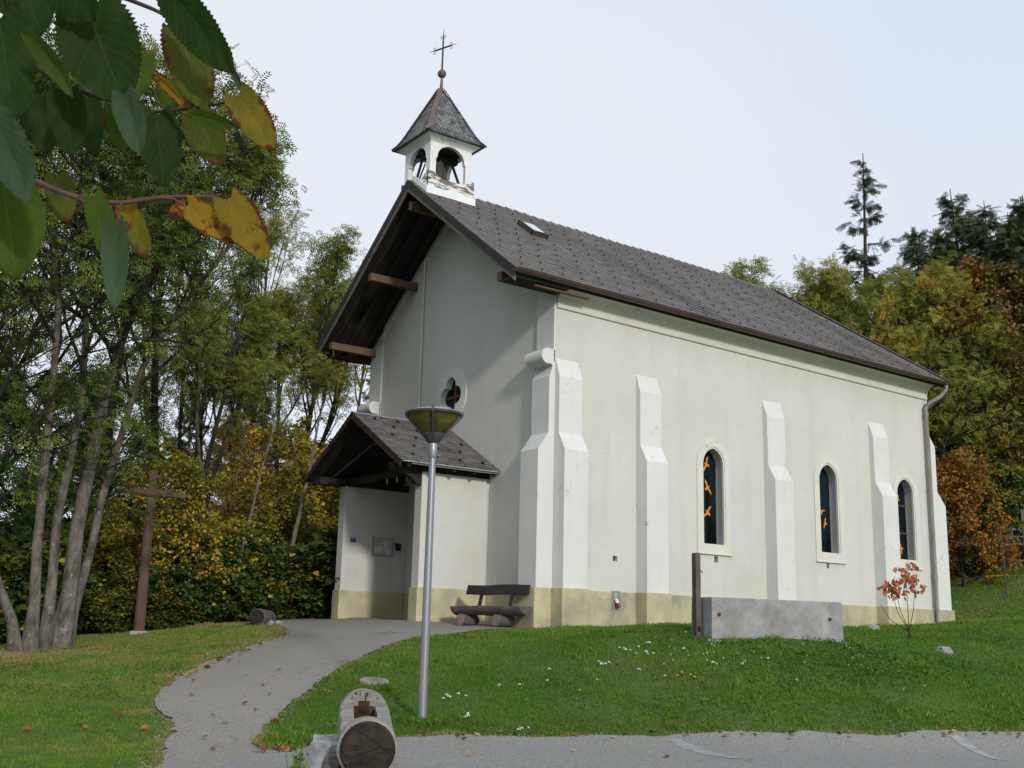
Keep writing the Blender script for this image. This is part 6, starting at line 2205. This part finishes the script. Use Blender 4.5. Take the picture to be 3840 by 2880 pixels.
BR = [(2078, 42, 1105, 0), (2115, 43.5, 1120, 1), (2160, 48, 1090, 0), (2215, 49, 1080, 1), (2090, 44, 1000, 0), (2150, 47, 960, 0), (2220, 47, 960, 0), (2060, 47, 900, 0), (2262, 48, 1100, 1), (2190, 50, 820, 0), (2110, 50, 850, 0), (2040, 48, 800, 0)]
WR = ['at the foot of the rear buttress', 'under the orange cherries', 'behind the garden shelter', 'behind the picket fence', 'dark behind the orange cherries', 'dark above the garden shelter', 'dark above the picket fence', 'dark behind the chapel downpipe',
      'right of the picket fence', 'high on the right slope', 'high in the middle of the slope', 'high behind the rear eave']
for (px, d_, top, v), w_ in zip(BR, WR):
    plant('bush', v, px, d_, top, 'dense green bush ' + w_, 'bushes on the slope behind the chapel', sx=1.2)
for k, (x_, y_, w_) in enumerate(((-20, 1, 'nearest the road'), (-22, -6, 'farthest forward'), (-18.5, 9, 'deepest in the wood'), (-23, -13, 'beside the road bend'), (-27, 3, 'behind the nearest one'))):
    o = copy_tree(PROTO['ash'][k % 2])                # unseen trees added on the left to cut sky light on the chapel front
    o.location = (x_, y_, hz(x_, y_) - .1)
    o.scale = (1.25, 1.25, 1.1)
    tag(o, 'unseen leafy ash added left of the lawn to shade the chapel front, ' + w_, 'tree', GL)
for l_ in PROTO.values():                         # a prototype that found no place in the picture goes
    for p in l_:
        if 'label' not in p:
            for c_ in list(p.children):
                bpy.data.objects.remove(c_)
            bpy.data.objects.remove(p)

# --- young red maple by the wall
sb = V((6.13, -4.29, hz(6.13, -4.29)))
g_ = Grow(77, (6, 5, 4, 3))
DR = V((RIGHT[0], RIGHT[1], 0)).normalized()
base_ = np.array(sb)
stems = [((-.60, .74), .3), ((-.28, 1.10), .0), ((-.03, 1.42), -.1), ((.22, 1.18), .15), ((-.42, 1.05), -.25)]
g_.mb.tube([base_ + [0, 0, -.1], base_ + [0, 0, .2]], [.022, .018], 7, cap=False)
for (sx_, hh), dep in stems:
    p0 = base_ + [0, 0, .18]
    e_ = base_ + np.array(DR) * sx_ * .9 + np.array([FWD[0], FWD[1], 0]) * dep * .5 + [0, 0, hh * .98]
    mid = p0 * .45 + e_ * .55 + np.array([0, 0, -.10]) + np.array(DR) * sx_ * .08
    g_.mb.tube([p0, mid, e_], [.010, .007, .004], 5, cap=False)
    if sx_ < -.55:
        continue
    for k in range(8):
        f = .72 + .33 * k / 6
        q_ = mid + (e_ - mid) * (f - .3) / .7
        a = g_.r.uniform(0, 6.28)
        tip = q_ + np.array([math.cos(a) * .16, math.sin(a) * .16, .10])
        g_.mb.tube([q_, tip], [.003, .002], 3, cap=False)
        for j in range(3):
            g_.sites.append((q_ + (tip - q_) * (.4 + .3 * j), nrm(tip - q_)))
fol = foliage(g_.sites, tmpl_lobed(), .105, g_.r, droop=1.3, spread=.6, tint=(.55, .3), mult=2, flat=.6, jitter=.05)
rt = make_tree('young_maple', g_, fol, M['bark'], M['red_leaf'], tuple(sb))
tag(rt, 'thin young maple with red leaves in the lawn before the chapel wall', 'tree')

# --- weeds at the left of the log trough and a dry bush tuft at the path
g_ = Grow(91, (4, 3, 3, 3))
for k in range(16):
    px, d_ = 655 + g_.r.uniform(-16, 24), 9.9 + g_.r.uniform(-.3, .5)
    p = at(px, 1650, d_)
    p[2] = hz(p[0], p[1])
    pts = g_.curve(p, (g_.r.normal(0, .2), g_.r.normal(0, .2), 1), g_.r.uniform(.22, .48), 4, .12, 0)
    g_.mb.tube(pts, list(np.linspace(.004, .0015, 5)), 4, cap=False)
    for j in range(9):
        f = g_.r.uniform(.15, 1)
        i = min(int(f * 4), 3)
        g_.sites.append((pts[i] + (pts[i + 1] - pts[i]) * (f * 4 - i), nrm(pts[i + 1] - pts[i])))
b = at(660, 1650, 9.9)
b[2] = hz(b[0], b[1])
fol = foliage(g_.sites, tmpl_simple(), .045, g_.r, droop=-.1, tint=(.55, .25), flat=.4, jitter=.01)
rt = thing('weed_clump', 'straggly clump of tall dry weeds left of the boulder', 'weeds', tuple(b))
g_.mb.build('stem', M['stem'], rt, recalc=False)
fast_mesh('foliage', fol[0] - b, fol[1], fol[2], M['fresh_leaf'], rt)

# ------------------------------------------------------------------ linden twigs hanging into the top left corner, within arm's reach


def lindenmat(name, c0, c1, vein, brown=0.0, bcol=(0.10, 0.035, 0.012), under=None, trans=0.5):
    t = NT(name)
    uv = t.sep(t.uv())
    s, tt = uv[0], uv[1]
    ab = t.math('ABSOLUTE', t.math('SUBTRACT', tt, 0.5))
    side = t.math('FRACT', t.math('MULTIPLY', t.math('SUBTRACT', s, t.math('MULTIPLY', ab, 0.75)), 8.0))
    sv = t.ramp(side, [(0.0, 1.0), (0.09, 0.0), (0.94, 0.0), (1.0, 1.0)])
    mv = t.ramp(ab, [(0.0, 1.0), (0.022, 0.0)])
    vv = t.math('MAXIMUM', sv, mv)
    pv = t.obj()
    n = t.noise(28, 5, 0.6, pv)
    c = t.mix(t.ramp(t.noise(13, 4, 0.6, pv), [(0.38, 0.0), (0.62, 1.0)]), c0, c1)
    c = t.mix(t.math('MULTIPLY', vv, 0.75), c, vein)
    if brown:
        b = t.noise(33, 6, 0.65, pv)
        e = t.math('ADD', b, t.math('MULTIPLY', t.ramp(t.math('MAXIMUM', t.math('MULTIPLY', ab, 2.0), s), [(0.7, 0.0), (1.0, 1.0)]), 0.16))
        e = t.math('ADD', e, t.math('MULTIPLY', vv, 0.05))
        c = t.mix(t.ramp(e, [(0.70 - brown, 0.0), (0.76 - brown, 1.0)]), c, bcol)
    t.color(c).rough(0.6, 0.15).translucent(c, trans)
    h_ = t.math('ADD', t.math('MULTIPLY', vv, -0.6), t.math('MULTIPLY', n, 0.4))
    b = t.n.new('ShaderNodeBump')
    b.inputs['Strength'].default_value = 0.35
    b.inputs['Distance'].default_value = 0.002
    t.l.new(h_, b.inputs['Height'])
    t.l.new(b.outputs['Normal'], t.bsdf.inputs['Normal'])
    return t.m


LM = {
    'dark': lindenmat('linden_dark', (0.017, 0.042, 0.006), (0.028, 0.060, 0.008), (0.052, 0.090, 0.018)),
    'mid': lindenmat('linden_mid', (0.044, 0.088, 0.008), (0.070, 0.115, 0.011), (0.11, 0.155, 0.028), 0.02),
    'lime': lindenmat('linden_lime', (0.070, 0.092, 0.010), (0.105, 0.125, 0.013), (0.16, 0.17, 0.04), 0.09),
    'pale': lindenmat('linden_underside', (0.032, 0.060, 0.026), (0.048, 0.078, 0.036), (0.070, 0.105, 0.05), 0.0, trans=0.2),
    'yellow': lindenmat('linden_yellow', (0.24, 0.165, 0.012), (0.075, 0.115, 0.010), (0.32, 0.20, 0.03), 0.12),
    'amber': lindenmat('linden_amber', (0.36, 0.20, 0.016), (0.22, 0.18, 0.014), (0.36, 0.19, 0.03), 0.14, (0.14, 0.045, 0.012)),
    'rust': lindenmat('linden_rust', (0.30, 0.11, 0.02), (0.20, 0.06, 0.015), (0.14, 0.045, 0.015), 0.20, (0.06, 0.02, 0.008)),
}


def linden_leaf(parent, b6, t6, w6, d_, mat, fold=0.25, curl=0.25, roll=0.0, seed=0, near=0.0):
    """b6 / t6: stalk end and tip of the blade; d_: metres from the eye"""
    q_ = 0.4166
    B0, T0 = np.array(at(b6[0] * q_, b6[1] * q_, d_)), np.array(at(t6[0] * q_, t6[1] * q_, d_ - near))
    L = np.linalg.norm(T0 - B0)
    X = (T0 - B0) / L
    view = (B0 + T0) / 2 - CAM
    view /= np.linalg.norm(view)
    Y = np.cross(X, view)
    Y /= np.linalg.norm(Y)
    N = np.cross(X, Y)                                  # points from the eye
    Y, N = Y * math.cos(roll) + N * math.sin(roll), N * math.cos(roll) - Y * math.sin(roll)
    W = .82 * w6 * q_ * 1.736 / FPX * d_
    r = np.random.default_rng(seed)
    ns, nt = 44, 14
    vs, uvs = [], []
    ph = r.uniform(0, 6.28, 4)
    for i in range(ns + 1):
        s = i / ns
        hw_ = (np.sin(np.pi * np.clip(s * .93 + .07, 0, 1) ** .74)) ** .62 if s < .995 else 0.0
        if s > .88:
            hw_ *= .62 + .38 * (1 - s) / .12
            hw_ = max(hw_, .03 * (1 - s) / .12)
        for j in range(nt + 1):
            t_ = -1 + 2 * j / nt
            ser = 1 + (.085 if abs(t_) == 1 and i % 2 else -.02 if abs(t_) == 1 else 0)
            al = s * L * 1.02 - .13 * L * abs(t_) ** 1.5 * (1 - s) ** 3
            ac = W / 2 * t_ * hw_ * ser
            und = .030 * W * (np.sin(9 * s + ph[0]) * abs(t_) + np.sin(17 * s + 6 * t_ + ph[1]) * .6) + .012 * W * np.cos(2 * np.pi * 8 * (s - .375 * abs(t_)))
            out = fold * abs(t_ * hw_) * W / 2 + curl * L * (s - .5) ** 2 + und + .10 * W * math.sin(3 * s + ph[2]) * t_ * .4
            vs.append(B0 + X * al + Y * ac + N * out)
            uvs.append((s, (t_ + 1) / 2))
    me = bpy.data.meshes.new('leaf')
    fs = [(i * (nt + 1) + j, i * (nt + 1) + j + 1, (i + 1) * (nt + 1) + j + 1, (i + 1) * (nt + 1) + j) for i in range(ns) for j in range(nt)]
    off = np.array(parent.location)
    me.from_pydata([tuple(v_ - off) for v_ in vs], [], fs)
    ul = me.uv_layers.new(name='uv')
    ul.data.foreach_set('uv', np.array([uvs[v_] for f in fs for v_ in f], np.float32).ravel())
    me.polygons.foreach_set('use_smooth', [True] * len(fs))
    me.materials.append(LM[mat])
    o = bpy.data.objects.new('leaf', me)
    COL.objects.link(o)
    o.parent = parent
    return B0


M['twig'] = wood('linden_bark', (0.055, 0.035, 0.030), (0.030, 0.020, 0.018), (20, 20, 20), 0.7, 0.2)
M['twig_red'] = plain('reddish_twig', (0.13, 0.055, 0.045), (0.08, 0.035, 0.03), 30, 0.6, 0.3, 0)
q_ = 0.4166


def twig(label, pts6, rad, mat, name='linden_branch'):
    P6 = smooth_line([(x, y, d_) for x, y, d_ in pts6], 5)
    pts = [at(x * q_, y * q_, d_) for x, y, d_ in P6]
    root = thing(name, label, 'branch', tuple(pts[0]), 'linden branches hanging into view')
    MB().tube(pts, list(np.linspace(rad[0], rad[1], len(pts))), 9).build('twig', mat, root, smooth=60)
    return root


def stalk(root, a6, b6, d_, mat='twig_red'):
    a, b = at(a6[0] * q_, a6[1] * q_, d_), at(b6[0] * q_, b6[1] * q_, d_)
    c_ = (a + b) / 2 + np.array([0, 0, .004])
    MB().tube([a, c_, b], [.0014, .0012, .0011], 6).build('leaf_stalk', M[mat], root, smooth=60)


tA = twig('upper left linden branch with big dark green leaves', [(-120, 120, 1.4), (100, 290, 1.36), (330, 430, 1.32), (470, 490, 1.3), (610, 530, 1.28)], (.0042, .0022), M['twig'])
tB = twig('topmost linden twig carrying the dark and lime leaf pair against the sky', [(560, -40, 1.34), (700, 10, 1.32), (820, 60, 1.3), (905, 110, 1.28)], (.0030, .0020), M['twig'])
tC = twig('short middle linden twig ending in the ragged yellow leaf', [(600, 575, 1.34), (760, 582, 1.32), (930, 568, 1.3), (1080, 550, 1.28), (1165, 532, 1.27)], (.0024, .0014), M['twig'])
tD = twig('lowest reddish linden twig ending in the large amber leaf', [(60, 880, 1.38), (230, 960, 1.34), (400, 1022, 1.3), (620, 1052, 1.27), (830, 1025, 1.25), (1090, 1022, 1.23), (1180, 1058, 1.22)], (.0036, .0016), M['twig_red'])
for k, a in enumerate([
    (tA, (455, 60), (640, 535), 500, 1.22, 'dark', .18, .10, .05), (tA, (0, 110), (70, 640), 400, 1.25, 'dark', .2, .2, .2), (tA, (120, -70), (215, 185), 280, 1.3, 'dark', .3, .2, -.2),
    (tA, (-15, -30), (40, 80), 110, 1.3, 'dark', .2, .2, 0), (tA, (340, -90), (500, 110), 330, 1.2, 'dark', .3, .3, .3), (tA, (185, 190), (400, 500), 130, 1.2, 'mid', .6, .4, .5),
    (tA, (190, 500), (240, 800), 230, 1.36, 'dark', .25, .2, -.2), (tA, (340, 490), (375, 815), 230, 1.3, 'dark', .25, .2, .1), (tA, (470, 520), (495, 815), 170, 1.4, 'dark', .3, .2, .4),
    (tA, (655, 500), (735, 805), 185, 1.2, 'pale', .35, .3, .3), (tA, (600, 560), (640, 790), 170, 1.33, 'mid', .3, .2, 0), (tA, (810, 600), (850, 975), 270, 1.3, 'dark', .2, .2, -.15),
    (tA, (740, 300), (700, 520), 190, 1.36, 'mid', .3, .2, .2), (tA, (90, 440), (20, 640), 260, 1.42, 'dark', .3, .2, .2), (tA, (870, 430), (900, 600), 150, 1.4, 'mid', .3, .2, .2),
    (tA, (-20, 625), (160, 1050), 260, 1.12, 'pale', .3, .35, .2),
    (tB, (905, -20), (1215, 375), 300, 1.22, 'dark', .35, .15, .35), (tB, (935, 170), (1060, 570), 300, 1.28, 'lime', .2, .15, -.1), (tB, (1205, 355), (1268, 490), 50, 1.25, 'pale', .5, .3, .5),
    (tC, (1235, 500), (1420, 780), 235, 1.24, 'yellow', .2, .2, -.1), (tC, (1020, 600), (1150, 860), 245, 1.27, 'lime', .2, .2, .1), (tC, (1000, 585), (1245, 655), 95, 1.22, 'mid', .5, .3, .4),
    (tC, (825, 390), (985, 560), 85, 1.26, 'amber', .6, .3, .5), (tC, (1225, 690), (1268, 770), 50, 1.3, 'pale', .4, .3, .3),
    (tD, (20, 985), (85, 1440), 420, 1.2, 'mid', .2, .15, .1), (tD, (475, 1040), (615, 1440), 165, 1.2, 'mid', .45, .3, -.35), (tD, (600, 1180), (602, 1610), 165, 1.17, 'pale', .3, .3, .2),
    (tD, (650, 1065), (770, 1340), 180, 1.28, 'yellow', .3, .2, .25), (tD, (300, 920), (345, 1165), 170, 1.36, 'lime', .25, .2, 0), (tD, (1185, 1045), (1385, 1350), 250, 1.2, 'yellow', .25, .2, -.15),
    (tD, (975, 1070), (1240, 1265), 175, 1.21, 'amber', .3, .2, -.2), (tD, (965, 1075), (868, 1130), 130, 1.24, 'rust', .4, .3, .3), (tD, (45, 860), (60, 1080), 200, 1.4, 'mid', .2, .2, .1),
]):
    linden_leaf(a[0], a[1], a[2], a[3], a[4], a[5], a[6], a[7], a[8], k)
for a in [(tA, (330, 430), (455, 60), 1.27), (tA, (105, 285), (0, 110), 1.3), (tA, (115, 290), (190, 195), 1.28), (tA, (330, 430), (340, 490), 1.3), (tA, (470, 490), (655, 500), 1.25),
          (tB, (905, 110), (935, 170), 1.28), (tB, (860, 85), (905, -20), 1.26), (tC, (1160, 532), (1235, 500), 1.25), (tC, (1000, 560), (1020, 600), 1.28),
          (tD, (400, 1022), (475, 1040), 1.25), (tD, (830, 1025), (970, 1075), 1.23), (tD, (380, 1020), (460, 1090), 1.27), (tD, (620, 1052), (650, 1065), 1.27), (tD, (630, 1052), (600, 1180), 1.2)]:
    stalk(*a)
